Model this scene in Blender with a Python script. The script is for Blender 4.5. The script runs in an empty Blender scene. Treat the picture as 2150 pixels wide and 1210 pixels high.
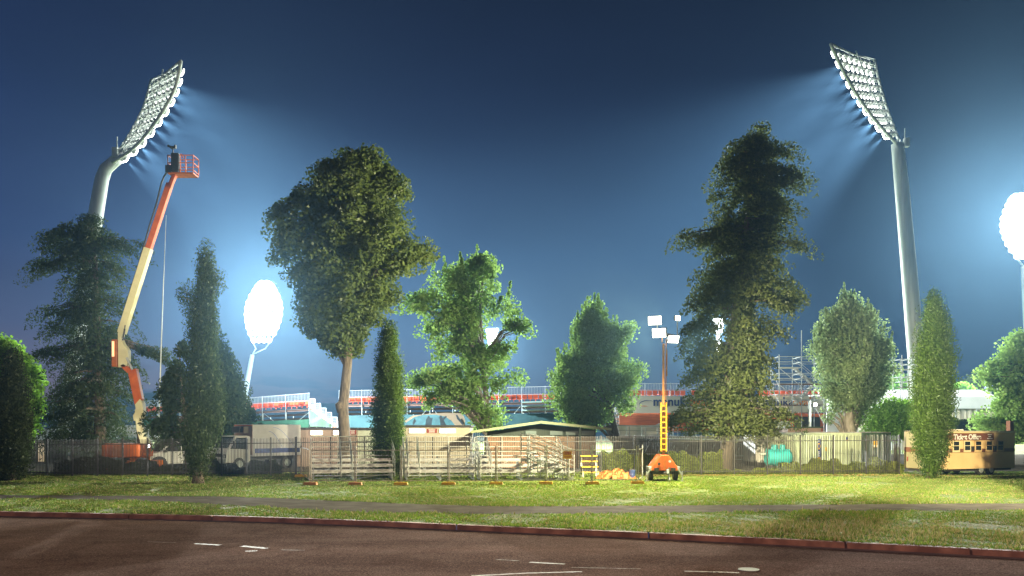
import bpy, bmesh, math, random
import numpy as np
from mathutils import Vector, Matrix

random.seed(7)
rng = np.random.default_rng(11)
S = bpy.context.scene
COL = S.collection
F, H, PY0, PX0 = 1750.0, 2.6, 900.0, 1075.0
R = math.radians

# ------------------------------------------------------------------ helpers
def gx(px, Y): return (px - PX0) / F * Y
def gz(py, Y): return H + (PY0 - py) / F * Y
def P(px, py, Y): return Vector((gx(px, Y), Y, gz(py, Y)))
def gy(py): return F * H / (py - PY0)
def s2l(r, g, b):
    f = lambda c: (c / 255 / 12.92) if c / 255 <= 0.04045 else ((c / 255 + 0.055) / 1.055) ** 2.4
    return (f(r), f(g), f(b), 1.0)
def interp(tab, x):
    xs = [t[0] for t in tab]; ys = [t[1] for t in tab]
    return float(np.interp(x, xs, ys))

class MB:
    def __init__(s): s.v = []; s.f = []
    def add(s, vs, fs):
        o = len(s.v); s.v += [tuple(v) for v in vs]; s.f += [tuple(i + o for i in f) for f in fs]; return s
    def box(s, c, d, rz=0.0, M=None):
        x, y, z = d[0] / 2, d[1] / 2, d[2] / 2
        vs = [Vector(p) for p in ((-x,-y,-z),(x,-y,-z),(x,y,-z),(-x,y,-z),(-x,-y,z),(x,-y,z),(x,y,z),(-x,y,z))]
        if rz: vs = [Matrix.Rotation(rz, 3, 'Z') @ v for v in vs]
        if M is not None: vs = [M @ v for v in vs]
        vs = [v + Vector(c) for v in vs]
        return s.add(vs, [(0,3,2,1),(4,5,6,7),(0,1,5,4),(1,2,6,5),(2,3,7,6),(3,0,4,7)])
    def b2(s, x0, x1, y0, y1, z0, z1):
        return s.box(((x0+x1)/2, (y0+y1)/2, (z0+z1)/2), (abs(x1-x0), abs(y1-y0), abs(z1-z0)))
    def tube(s, pts, rad, n=6, caps=True):
        pts = [Vector(p) for p in pts]
        if not isinstance(rad, (list, tuple)): rad = [rad] * len(pts)
        rings = []
        ref = None
        for i, p in enumerate(pts):
            d = (pts[min(i+1, len(pts)-1)] - pts[max(i-1, 0)])
            if d.length < 1e-9: d = Vector((0,0,1))
            d.normalize()
            if ref is None:
                ref = Vector((1,0,0)) if abs(d.x) < .9 else Vector((0,1,0))
            u = d.cross(ref); 
            if u.length < 1e-6: u = d.cross(Vector((0,1,.3)))
            u.normalize(); w = d.cross(u); ref = u.cross(d)
            rings.append([p + (u*math.cos(2*math.pi*k/n) + w*math.sin(2*math.pi*k/n)) * rad[i] for k in range(n)])
        vs = [v for r in rings for v in r]; fs = []
        for i in range(len(pts)-1):
            for k in range(n):
                a, b = i*n+k, i*n+(k+1) % n
                fs.append((a, b, b+n, a+n))
        if caps:
            fs.append(tuple(range(n-1, -1, -1))); fs.append(tuple(range((len(pts)-1)*n, len(pts)*n)))
        return s.add(vs, fs)
    def bar(s, a, b, w, h=None, up=(0,0,1)):
        """rectangular bar between two points"""
        a, b = Vector(a), Vector(b); h = h or w
        d = (b-a).normalized(); up = Vector(up)
        if abs(d.dot(up)) > .98: up = Vector((0,1,0))
        x = d.cross(up).normalized(); y = x.cross(d)
        vs = []
        for p in (a, b):
            for sx, sy in ((-1,-1),(1,-1),(1,1),(-1,1)): vs.append(p + x*sx*w/2 + y*sy*h/2)
        return s.add(vs, [(3,2,1,0),(4,5,6,7),(0,1,5,4),(1,2,6,5),(2,3,7,6),(3,0,4,7)])
    def prism(s, poly, a, b, axis='y'):
        """poly: list of (u, z) extruded along axis from a to b"""
        n = len(poly)
        mk = (lambda u, z, t: (u, t, z)) if axis == 'y' else (lambda u, z, t: (t, u, z)) if axis == 'x' else (lambda u, z, t: (u, z, t))
        vs = [mk(u, z, a) for u, z in poly] + [mk(u, z, b) for u, z in poly]
        fs = [tuple(range(n)), tuple(range(2*n-1, n-1, -1))] + [(i+n, (i+1) % n + n, (i+1) % n, i) for i in range(n)]
        return s.add(vs, fs)
    def xf(s, M):
        s.v = [tuple(M @ Vector(v)) for v in s.v]; return s
    def mesh(s, name, mat=None, smooth=False):
        me = bpy.data.meshes.new(name); me.from_pydata(s.v, [], s.f)
        bm = bmesh.new(); bm.from_mesh(me); bmesh.ops.recalc_face_normals(bm, faces=bm.faces); bm.to_mesh(me); bm.free()
        if smooth: me.polygons.foreach_set('use_smooth', [True] * len(me.polygons))
        if mat: me.materials.append(mat)
        return me
    def build(s, name, mat, parent=None, smooth=False, bevel=0, loc=None):
        return obj(name, s.mesh(name, mat, smooth), parent, bevel, loc)

def obj(name, me, parent=None, bevel=0, loc=None):
    o = bpy.data.objects.new(name, me); COL.objects.link(o)
    if parent: o.parent = parent
    if loc is not None: o.location = loc
    if bevel:
        m = o.modifiers.new('bevel', 'BEVEL'); m.width = bevel; m.segments = 2; m.limit_method = 'ANGLE'
    return o
def tag(o, label, cat, group=None, kind=None):
    o['label'] = label; o['category'] = cat
    if group: o['group'] = group
    if kind: o['kind'] = kind
    return o
def thing(name, label, cat, loc=(0,0,0), rz=0, group=None):
    o = bpy.data.objects.new(name, None); COL.objects.link(o); o.empty_display_size = .3
    o.location = loc; o.rotation_euler = (0,0,rz)
    return tag(o, label, cat, group)
def structure(o): o['kind'] = 'structure'; return o
def copy_tree(o, parent=None):
    c = o.copy(); COL.objects.link(c); c.parent = parent
    for ch in list(o.children): copy_tree(ch, c)
    return c

# ------------------------------------------------------------------ materials
def nodes(name):
    m = bpy.data.materials.new(name); m.use_nodes = True
    nt = m.node_tree; b = nt.nodes['Principled BSDF']
    return m, nt, b
def mat(name, c, rough=.6, c2=None, scale=4, metal=0, bump=0, bscale=40, detail=5, spec=.5, stretch=None):
    m, nt, b = nodes(name)
    c = (*c[:3], 1); c2 = (*c2[:3], 1) if c2 else tuple([x*.72 for x in c[:3]] + [1])
    tc = nt.nodes.new('ShaderNodeTexCoord'); src = tc.outputs['Object']
    if stretch:
        mp = nt.nodes.new('ShaderNodeMapping'); mp.inputs['Scale'].default_value = stretch
        nt.links.new(src, mp.inputs[0]); src = mp.outputs[0]
    no = nt.nodes.new('ShaderNodeTexNoise'); no.inputs['Scale'].default_value = scale; no.inputs['Detail'].default_value = detail
    nt.links.new(src, no.inputs['Vector'])
    rp = nt.nodes.new('ShaderNodeValToRGB'); rp.color_ramp.elements[0].position = .35; rp.color_ramp.elements[1].position = .68
    rp.color_ramp.elements[0].color = c2; rp.color_ramp.elements[1].color = c
    nt.links.new(no.outputs['Fac'], rp.inputs[0]); nt.links.new(rp.outputs[0], b.inputs['Base Color'])
    b.inputs['Roughness'].default_value = rough; b.inputs['Metallic'].default_value = metal
    b.inputs['Specular IOR Level'].default_value = spec
    if bump:
        n2 = nt.nodes.new('ShaderNodeTexNoise'); n2.inputs['Scale'].default_value = bscale; n2.inputs['Detail'].default_value = 4
        nt.links.new(src, n2.inputs['Vector'])
        bp = nt.nodes.new('ShaderNodeBump'); bp.inputs['Strength'].default_value = bump; bp.inputs['Distance'].default_value = .03
        nt.links.new(n2.outputs['Fac'], bp.inputs['Height']); nt.links.new(bp.outputs[0], b.inputs['Normal'])
    return m
def emit(name, c, strength, sample=False):
    m, nt, b = nodes(name)
    b.inputs['Base Color'].default_value = (.8,.8,.8,1)
    b.inputs['Emission Color'].default_value = (*c[:3], 1); b.inputs['Emission Strength'].default_value = strength
    if not sample: m.cycles.emission_sampling = 'NONE'
    return m
def leafmat(name, c, c2, trans=.3, gloss=.06, soft=0):
    m = bpy.data.materials.new(name); m.use_nodes = True; nt = m.node_tree; nt.nodes.clear()
    out = nt.nodes.new('ShaderNodeOutputMaterial')
    ge = nt.nodes.new('ShaderNodeNewGeometry')
    rp = nt.nodes.new('ShaderNodeValToRGB'); rp.color_ramp.elements[0].color = (*c[:3],1); rp.color_ramp.elements[1].color = (*c2[:3],1)
    at = nt.nodes.new('ShaderNodeAttribute'); at.attribute_name = 'tint'
    mx = nt.nodes.new('ShaderNodeMath'); mx.operation = 'MULTIPLY_ADD'; mx.inputs[1].default_value = .5
    hf = nt.nodes.new('ShaderNodeMath'); hf.operation = 'MULTIPLY'; hf.inputs[1].default_value = .5
    nt.links.new(at.outputs['Fac'], hf.inputs[0])
    nt.links.new(ge.outputs['Random Per Island'], mx.inputs[0]); nt.links.new(hf.outputs[0], mx.inputs[2]); nt.links.new(mx.outputs[0], rp.inputs[0])
    d = nt.nodes.new('ShaderNodeBsdfDiffuse'); t = nt.nodes.new('ShaderNodeBsdfTranslucent'); g = nt.nodes.new('ShaderNodeBsdfGlossy')
    g.inputs['Roughness'].default_value = .45; g.inputs['Color'].default_value = (.8,.85,.8,1)
    hs = nt.nodes.new('ShaderNodeHueSaturation'); hs.inputs['Value'].default_value = 1.5; hs.inputs['Saturation'].default_value = 1.1
    nt.links.new(rp.outputs[0], d.inputs[0]); nt.links.new(rp.outputs[0], hs.inputs['Color']); nt.links.new(hs.outputs[0], t.inputs[0])
    if soft:
        an = nt.nodes.new('ShaderNodeAttribute'); an.attribute_name = 'spray'
        vm = nt.nodes.new('ShaderNodeMix'); vm.data_type = 'VECTOR'; vm.inputs['Factor'].default_value = soft
        nt.links.new(ge.outputs['Normal'], vm.inputs['A']); nt.links.new(an.outputs['Vector'], vm.inputs['B'])
        nn = nt.nodes.new('ShaderNodeVectorMath'); nn.operation = 'NORMALIZE'; nt.links.new(vm.outputs['Result'], nn.inputs[0]); nt.links.new(nn.outputs[0], d.inputs['Normal'])
    m1 = nt.nodes.new('ShaderNodeMixShader'); m1.inputs[0].default_value = trans
    nt.links.new(d.outputs[0], m1.inputs[1]); nt.links.new(t.outputs[0], m1.inputs[2])
    m2 = nt.nodes.new('ShaderNodeMixShader'); m2.inputs[0].default_value = gloss
    nt.links.new(m1.outputs[0], m2.inputs[1]); nt.links.new(g.outputs[0], m2.inputs[2]); nt.links.new(m2.outputs[0], out.inputs[0])
    return m

M_bark = mat('bark', (.16,.125,.09), .9, (.07,.055,.04), 3, bump=.8, bscale=14, stretch=(4,4,.7))
M_palebark = mat('pale_bark', (.34,.31,.26), .85, (.15,.13,.1), 2.5, bump=.5, bscale=12, stretch=(3,3,.7))
M_steel = mat('galvanised_steel', (.42,.46,.43), .45, (.3,.34,.32), 3, metal=.35)
M_mast = mat('mast_paint', (.5,.56,.52), .5, (.36,.41,.38), 1.2, metal=.1, stretch=(3,3,.25))
M_alu = mat('brushed_aluminium', (.54,.55,.52), .42, (.36,.37,.34), 6, metal=.4)
M_tube = mat('dull_galvanised_tube', (.42,.38,.32), .5, (.24,.19,.15), 5, metal=.4)
M_black = mat('black_powder_coat', (.018,.018,.018), .5, (.03,.028,.026), 5)
M_blackrub = mat('black_rubber', (.02,.02,.02), .8, (.03,.03,.03), 8)
M_orange = mat('orange_paint', (.62,.14,.025), .42, (.45,.09,.018), 2.2)
M_dkorange = mat('worn_orange_paint', (.5,.14,.02), .5, (.33,.08,.012), 4)
M_yellow = mat('yellow_plastic', (.75,.45,.03), .55, (.55,.3,.02), 5)
M_ylworn = mat('dirty_orange_plastic', (.5,.2,.03), .6, (.32,.13,.02), 5)
M_cream = mat('cream_paint', (.72,.66,.42), .5, (.6,.55,.34), 2)
M_white = mat('white_paint', (.78,.78,.75), .5, (.66,.66,.63), 2)
M_canvas = mat('marquee_canvas', (.74,.76,.73), .8, (.6,.62,.6), .6, bump=.2, bscale=1.5)
M_greycanvas = mat('grey_canvas', (.2,.17,.15), .8, (.13,.11,.1), .8, bump=.3, bscale=2)
M_glass = mat('dark_glass', (.012,.015,.016), .08, (.02,.024,.024), 1, spec=.8)
M_red = mat('red_plastic_seat', (.85,.11,.03), .45, (.7,.08,.025), 3)
M_lens = emit('lit_lamp_lens', (1,.98,.92), 28)
M_farlens = emit('lit_far_lamp_lens', (.97,1,.93), 45)
M_warmlens = emit('lit_work_lamp_lens', (1,.94,.72), 60)
M_tubelight = emit('fluorescent_tube', (1,.82,.58), 9, True)
M_amber = emit('amber_glow', (1,.4,.03), 1.1)
M_screen = emit('lit_video_screen', (.12,.2,1), 2.2)
# ------------------------------------------------------------------ camera, world
cam = bpy.data.cameras.new('camera'); co = bpy.data.objects.new('camera', cam); COL.objects.link(co)
co.location = (0,0,H); co.rotation_euler = (R(90),0,0)
cam.sensor_width = 36; cam.lens = 36*F/2150; cam.shift_y = (PY0-605)/2150; cam.clip_end = 5000; cam.clip_start = .1
S.camera = co
S.view_settings.view_transform = 'Standard'; S.view_settings.look = 'None'; S.view_settings.exposure = 0; S.view_settings.gamma = 1

W = bpy.data.worlds.new('World'); S.world = W; W.use_nodes = True
nt = W.node_tree; bg = nt.nodes['Background']
tc = nt.nodes.new('ShaderNodeTexCoord'); sx = nt.nodes.new('ShaderNodeSeparateXYZ'); nt.links.new(tc.outputs['Generated'], sx.inputs[0])
def ramp(stops):
    r = nt.nodes.new('ShaderNodeValToRGB'); e = r.color_ramp.elements
    while len(e) < len(stops): e.new(.5)
    for i, (p, c) in enumerate(stops): e[i].position = p; e[i].color = s2l(*c)
    nt.links.new(sx.outputs['Z'], r.inputs[0]); return r
rl = ramp([(0,(104,82,96)),(.05,(96,84,104)),(.11,(70,80,116)),(.2,(46,66,110)),(.33,(28,45,86)),(.5,(16,26,56))])
rr = ramp([(0,(22,34,58)),(.08,(16,32,62)),(.2,(14,33,66)),(.33,(15,28,56)),(.5,(12,19,40))])
mr = nt.nodes.new('ShaderNodeMapRange'); mr.inputs['From Min'].default_value = -.5; mr.inputs['From Max'].default_value = .38
nt.links.new(sx.outputs['X'], mr.inputs['Value'])
mx = nt.nodes.new('ShaderNodeMix'); mx.data_type = 'RGBA'
nt.links.new(mr.outputs[0], mx.inputs['Factor']); nt.links.new(rl.outputs[0], mx.inputs['A']); nt.links.new(rr.outputs[0], mx.inputs['B'])
# low dusk clouds
mp = nt.nodes.new('ShaderNodeMapping'); mp.inputs['Scale'].default_value = (5,5,22); nt.links.new(tc.outputs['Generated'], mp.inputs[0])
cn = nt.nodes.new('ShaderNodeTexNoise'); cn.inputs['Scale'].default_value = 1.6; cn.inputs['Detail'].default_value = 7; nt.links.new(mp.outputs[0], cn.inputs['Vector'])
cr = nt.nodes.new('ShaderNodeValToRGB'); cr.color_ramp.elements[0].position = .53; cr.color_ramp.elements[1].position = .6
nt.links.new(cn.outputs['Fac'], cr.inputs[0])
zb = nt.nodes.new('ShaderNodeMapRange'); zb.inputs['From Min'].default_value = .075; zb.inputs['From Max'].default_value = .035; nt.links.new(sx.outputs['Z'], zb.inputs['Value'])
ml = nt.nodes.new('ShaderNodeMath'); ml.operation = 'MULTIPLY'; nt.links.new(cr.outputs[0], ml.inputs[0]); nt.links.new(zb.outputs[0], ml.inputs[1])
m2 = nt.nodes.new('ShaderNodeMix'); m2.data_type = 'RGBA'; m2.inputs['B'].default_value = s2l(44,58,88)
nt.links.new(ml.outputs[0], m2.inputs['Factor']); nt.links.new(mx.outputs['Result'], m2.inputs['A'])
vn = nt.nodes.new('ShaderNodeTexNoise'); vn.inputs['Scale'].default_value = 2.2; vn.inputs['Detail'].default_value = 6; mp2 = nt.nodes.new('ShaderNodeMapping'); mp2.inputs['Scale'].default_value = (1,1,2.4)
nt.links.new(tc.outputs['Generated'], mp2.inputs[0]); nt.links.new(mp2.outputs[0], vn.inputs['Vector'])
vr = nt.nodes.new('ShaderNodeMapRange'); vr.inputs['From Min'].default_value = .3; vr.inputs['From Max'].default_value = .7; vr.inputs['To Min'].default_value = .82; vr.inputs['To Max'].default_value = 1.18; nt.links.new(vn.outputs['Fac'], vr.inputs['Value'])
nt.links.new(vr.outputs[0], bg.inputs['Strength']); nt.links.new(m2.outputs['Result'], bg.inputs['Color'])

def light(name, kind, loc, energy, color=(1,1,1), target=None, size=60, blend=.4, soft=.3):
    l = bpy.data.lights.new(name, kind); l.energy = energy; l.color = color; l.shadow_soft_size = soft
    o = bpy.data.objects.new(name, l); COL.objects.link(o); o.location = loc
    if kind == 'SPOT':
        l.spot_size = R(size); l.spot_blend = blend
        o.rotation_euler = (Vector(target)-Vector(loc)).to_track_quat('-Z','Y').to_euler()
    return o

# ------------------------------------------------------------------ air
hz = MB().box((0, 350, 29), (1120, 860, 60)).build('haze', None)
m = bpy.data.materials.new('haze_air'); m.use_nodes = True; nt = m.node_tree; nt.nodes.clear()
o = nt.nodes.new('ShaderNodeOutputMaterial'); ad = nt.nodes.new('ShaderNodeAddShader')
for k, (dn, an, c) in enumerate(((.00006,.86,(.6,.8,1,1)),(.00013,.0,(.2,.58,1,1)))):   # dust that scatters forward, plus fine air that scatters evenly
    v = nt.nodes.new('ShaderNodeVolumePrincipled'); v.inputs['Color'].default_value = c; v.inputs['Density'].default_value = dn; v.inputs['Anisotropy'].default_value = an
    nt.links.new(v.outputs[0], ad.inputs[k])
nt.links.new(ad.outputs[0], o.inputs['Volume']); m.cycles.volume_sampling = 'EQUIANGULAR'; hz.data.materials.append(m); hz['kind'] = 'stuff'
S.cycles.volume_bounces = 0; S.cycles.max_bounces = 6; S.cycles.diffuse_bounces = 2; S.cycles.glossy_bounces = 2; S.cycles.transmission_bounces = 4
S.cycles.sample_clamp_indirect = 3; S.cycles.use_adaptive_sampling = True; S.cycles.adaptive_threshold = .005; S.cycles.sample_clamp_direct = 8

# ------------------------------------------------------------------ ground, road, path
KERB = [(-420,30.5),(-120,30.5),(-60,30),(-40,29),(-28,27.8),(-16,26),(-8.1,24.6),(-4,23.4),(0,21.9),(3.2,20.8),(6.4,19.5),(10.8,17.6),(16,14.9),(24,10.5),(34,5),(60,3),(420,3)]
xs = np.concatenate([np.linspace(-420,-40,20), np.linspace(-38,38,153), np.linspace(40,420,20)])
ky = np.interp(xs, [k[0] for k in KERB], [k[1] for k in KERB])
for _ in range(6): ky[1:-1] = (ky[:-2]+2*ky[1:-1]+ky[2:])/4
def kerby(x): return float(np.interp(x, xs, ky))
def strip(name, a, b, z, m, n=1, za=None):
    """sheet between two y(x) curves given as arrays over xs"""
    mb = MB(); N = len(xs)
    vs = []
    for j in range(n+1):
        t = j/n
        vs += [(xs[i], a[i]*(1-t)+b[i]*t, z if za is None else za*(1-t)+z*t) for i in range(N)]
    mb.add(vs, [(j*N+i, j*N+i+1, (j+1)*N+i+1, (j+1)*N+i) for j in range(n) for i in range(N-1)])
    return structure(mb.build(name, m))

# grass ground material: mown green with straw patches and bare soil
m, nt, b = nodes('lawn'); b.inputs['Roughness'].default_value = .95; b.inputs['Specular IOR Level'].default_value = .1
tc = nt.nodes.new('ShaderNodeTexCoord')
def noise(sc, det=6, rough=.6, vec=None):
    n = nt.nodes.new('ShaderNodeTexNoise'); n.inputs['Scale'].default_value = sc; n.inputs['Detail'].default_value = det; n.inputs['Roughness'].default_value = rough
    nt.links.new(vec or tc.outputs['Object'], n.inputs['Vector']); return n
def rampn(src, stops):
    r = nt.nodes.new('ShaderNodeValToRGB'); e = r.color_ramp.elements
    while len(e) < len(stops): e.new(.5)
    for i, (p, c) in enumerate(stops): e[i].position = p; e[i].color = (*c,1)
    nt.links.new(src, r.inputs[0]); return r
def mixn(f, a, b2):
    x = nt.nodes.new('ShaderNodeMix'); x.data_type = 'RGBA'; nt.links.new(f, x.inputs['Factor']); nt.links.new(a, x.inputs['A']); nt.links.new(b2, x.inputs['B']); return x
g1 = rampn(noise(3.5).outputs['Fac'], [(.3,(.045,.07,.015)),(.5,(.09,.12,.026)),(.7,(.14,.155,.04))])
g2 = rampn(noise(6).outputs['Fac'], [(.3,(.1,.085,.03)),(.7,(.15,.125,.05))])
pm = nt.nodes.new('ShaderNodeMapping'); pm.inputs['Scale'].default_value = (.35,1,1); nt.links.new(tc.outputs['Object'], pm.inputs[0])
pt = rampn(noise(.5, 6, .65, pm.outputs[0]).outputs['Fac'], [(.48,(0,0,0)),(.68,(.8,.8,.8))])
mm = mixn(pt.outputs[0], g1.outputs[0], g2.outputs[0]); nt.links.new(mm.outputs['Result'], b.inputs['Base Color'])
bp = nt.nodes.new('ShaderNodeBump'); bp.inputs['Strength'].default_value = .8; bp.inputs['Distance'].default_value = .05
nt.links.new(noise(22, 6, .7).outputs['Fac'], bp.inputs['Height']); nt.links.new(bp.outputs[0], b.inputs['Normal'])
M_lawn = m

m, nt, b = nodes('asphalt_road'); tc = nt.nodes.new('ShaderNodeTexCoord')
a1 = rampn(noise(1.1, 6).outputs['Fac'], [(.3,(.1,.068,.058)),(.7,(.13,.094,.082))])  # red-brown tint paints the tail-light glow into the asphalt colour
vo = nt.nodes.new('ShaderNodeTexVoronoi'); vo.inputs['Scale'].default_value = 46; nt.links.new(tc.outputs['Object'], vo.inputs['Vector'])
sp = rampn(noise(34, 3, .7).outputs['Fac'], [(.35,(.45,.45,.45)),(.58,(1.25,1.2,1.15)),(.7,(2.2,2.0,1.9)),(.77,(7,6.6,6.2))])
mu = nt.nodes.new('ShaderNodeMix'); mu.data_type = 'RGBA'; mu.blend_type = 'MULTIPLY'; mu.inputs['Factor'].default_value = 1
wn = noise(.55, 3, .5); wv = nt.nodes.new('ShaderNodeVectorMath'); wv.operation = 'MULTIPLY_ADD'; wv.inputs[1].default_value = (1.6,1.6,0)
nt.links.new(wn.outputs['Color'], wv.inputs[0]); nt.links.new(tc.outputs['Object'], wv.inputs[2])
ck = nt.nodes.new('ShaderNodeTexVoronoi'); ck.feature = 'DISTANCE_TO_EDGE'; ck.inputs['Scale'].default_value = .33; nt.links.new(wv.outputs[0], ck.inputs['Vector'])
cr_ = rampn(ck.outputs['Distance'], [(.0,(.8,.8,.8)),(.005,(.9,.9,.9)),(.01,(1,1,1))])
pm2 = nt.nodes.new('ShaderNodeMapping'); pm2.inputs['Scale'].default_value = (.12,.5,1); nt.links.new(tc.outputs['Object'], pm2.inputs[0])
wr = rampn(noise(1.0, 5, .6, pm2.outputs[0]).outputs['Fac'], [(.36,(.78,.76,.75)),(.5,(1,1,1)),(.66,(1.25,1.22,1.2))])
m3 = nt.nodes.new('ShaderNodeMix'); m3.data_type = 'RGBA'; m3.blend_type = 'MULTIPLY'; m3.inputs['Factor'].default_value = 1; nt.links.new(a1.outputs[0], m3.inputs['A']); nt.links.new(cr_.outputs[0], m3.inputs['B'])
m4 = nt.nodes.new('ShaderNodeMix'); m4.data_type = 'RGBA'; m4.blend_type = 'MULTIPLY'; m4.inputs['Factor'].default_value = 1; nt.links.new(m3.outputs['Result'], m4.inputs['A']); nt.links.new(wr.outputs[0], m4.inputs['B'])
nt.links.new(m4.outputs['Result'], mu.inputs['A']); nt.links.new(sp.outputs[0], mu.inputs['B']); nt.links.new(mu.outputs['Result'], b.inputs['Base Color'])
rr_ = rampn(noise(.6, 4, .6).outputs['Fac'], [(.3,(.8,)*3),(.7,(.95,)*3)]); nt.links.new(rr_.outputs[0], b.inputs['Roughness'])
bp = nt.nodes.new('ShaderNodeBump'); bp.inputs['Strength'].default_value = .55; bp.inputs['Distance'].default_value = .01
nt.links.new(vo.outputs['Distance'], bp.inputs['Height']); nt.links.new(bp.outputs[0], b.inputs['Normal'])
b.inputs['Specular IOR Level'].default_value = 0
M_road = m
M_path = mat('asphalt_path', (.13,.12,.105), .95, (.09,.082,.072), 1.5, bump=.4, bscale=60, spec=0)
M_kerb = mat('red_lit_concrete_kerb', (.34,.19,.135), .85, (.15,.075,.055), 2.6, bump=.4, bscale=30)  # plain concrete; red glow of passing traffic put into its colour
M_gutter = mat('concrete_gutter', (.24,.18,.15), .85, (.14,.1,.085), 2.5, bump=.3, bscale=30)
M_paint = mat('worn_road_paint', (.55,.5,.45), .7, (.16,.13,.11), 9, detail=8)

far = np.full(len(xs), 640.0); near = np.full(len(xs), -60.0)
strip('ground', ky+.16, far, 0, M_lawn, 40)
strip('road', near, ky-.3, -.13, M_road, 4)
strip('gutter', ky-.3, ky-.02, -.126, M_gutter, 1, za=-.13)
# kerb stones: long cast lengths with open joints
kb = MB(); seg = 0
i0 = 0
cuts = [-420,-60,-30,-17.5,-11.6,-8.9,-1.5,3.4,7.6,9.9,16,30,420]
for a_, b_ in zip(cuts[:-1], cuts[1:]):
    pts = [x for x in np.linspace(a_+.025, b_-.025, max(2, int(min(b_-a_,40)/.5)+1))]
    prof = [(-.02,-.14),(0,-.02),(.015,.005),(.16,.012),(.17,-.05),(.17,-.14)]
    vs = []
    for x in pts:
        y = kerby(x); vs += [(x, y+p[0], p[1]) for p in prof]
    n = len(prof)
    fs = [(i*n+k, i*n+k+1, (i+1)*n+k+1, (i+1)*n+k) for i in range(len(pts)-1) for k in range(n-1)]
    fs += [tuple(range(n)), tuple(range((len(pts)-1)*n, len(pts)*n))[::-1]]
    kb.add(vs, fs)
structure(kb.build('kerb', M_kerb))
PU = [(-420,34),(-30,33.2),(-20,32.5),(-10.5,31.8),(-6.5,30),(-2.8,28.4),(0,27.7),(7,28.2),(18,29),(60,32),(420,60)]
PL = [(-420,32.6),(-30,32),(-19.2,31.2),(-13.4,30.1),(-8.6,27.9),(-5.5,25.9),(0,25.3),(4.8,25.6),(9.5,26.2),(16.3,26.5),(60,29.4),(420,57)]
def sm(tab):
    y = np.interp(xs, [k[0] for k in tab], [k[1] for k in tab])
    for _ in range(8): y[1:-1] = (y[:-2]+2*y[1:-1]+y[2:])/4
    return y
pu, pl = sm(PU), sm(PL)
wob = .06*np.sin(xs*2.1)+.05*np.sin(xs*5.3+1)
pu += wob; pl -= wob[::-1]
strip('path', pl, pu, .004, M_path)
# asphalt car park behind the fence
structure(MB().add([(-60,50.5,.004),(60,50.5,.004),(60,84,.004),(-60,84,.004)], [(0,1,2,3)]).build('car_park', M_path))
# bare worn earth by the fence line and at the base of trees
M_soil = mat('bare_soil', (.2,.14,.075), .95, (.11,.08,.04), 3, bump=.5, bscale=20)
# painted dashes on the road, measured off the photograph
rm = MB()
def dash(px0, py0, px1, py1, w=.1):
    def rp(px, py): Y = F*(H+.13)/(py-PY0); return Vector((gx(px,Y), Y, -.1262))
    a, b_ = rp(px0,py0), rp(px1,py1); d = (b_-a).normalized(); n = Vector((-d.y,d.x,0))*w/2
    rm.add([a-n,b_-n,b_+n,a+n], [(0,1,2,3)])
dash(410,1142,462,1145,.13); dash(508,1147,560,1152,.16); dash(515,1158,540,1157,.1); dash(1112,1181,1186,1185,.11)
dash(1437,1200,1552,1203,.1); dash(990,1210,1105,1204,.09); dash(1105,1204,1222,1201,.09); dash(310,1138,370,1140,.03); dash(1200,1192,1345,1195,.03)
dash(590,1155,640,1156,.03); dash(1040,1175,1090,1178,.03)
structure(rm.build('road_marking', M_paint))
Yd = F*(H+.13)/(1197-PY0); c = (gx(1572,Yd), Yd, -.126)
md = MB().tube([(0,0,0),(0,0,.012)], .2, 20).build('drain_cover', M_steel, loc=c)
tag(md, 'small round metal cover set in the dark road surface', 'drain cover')

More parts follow.
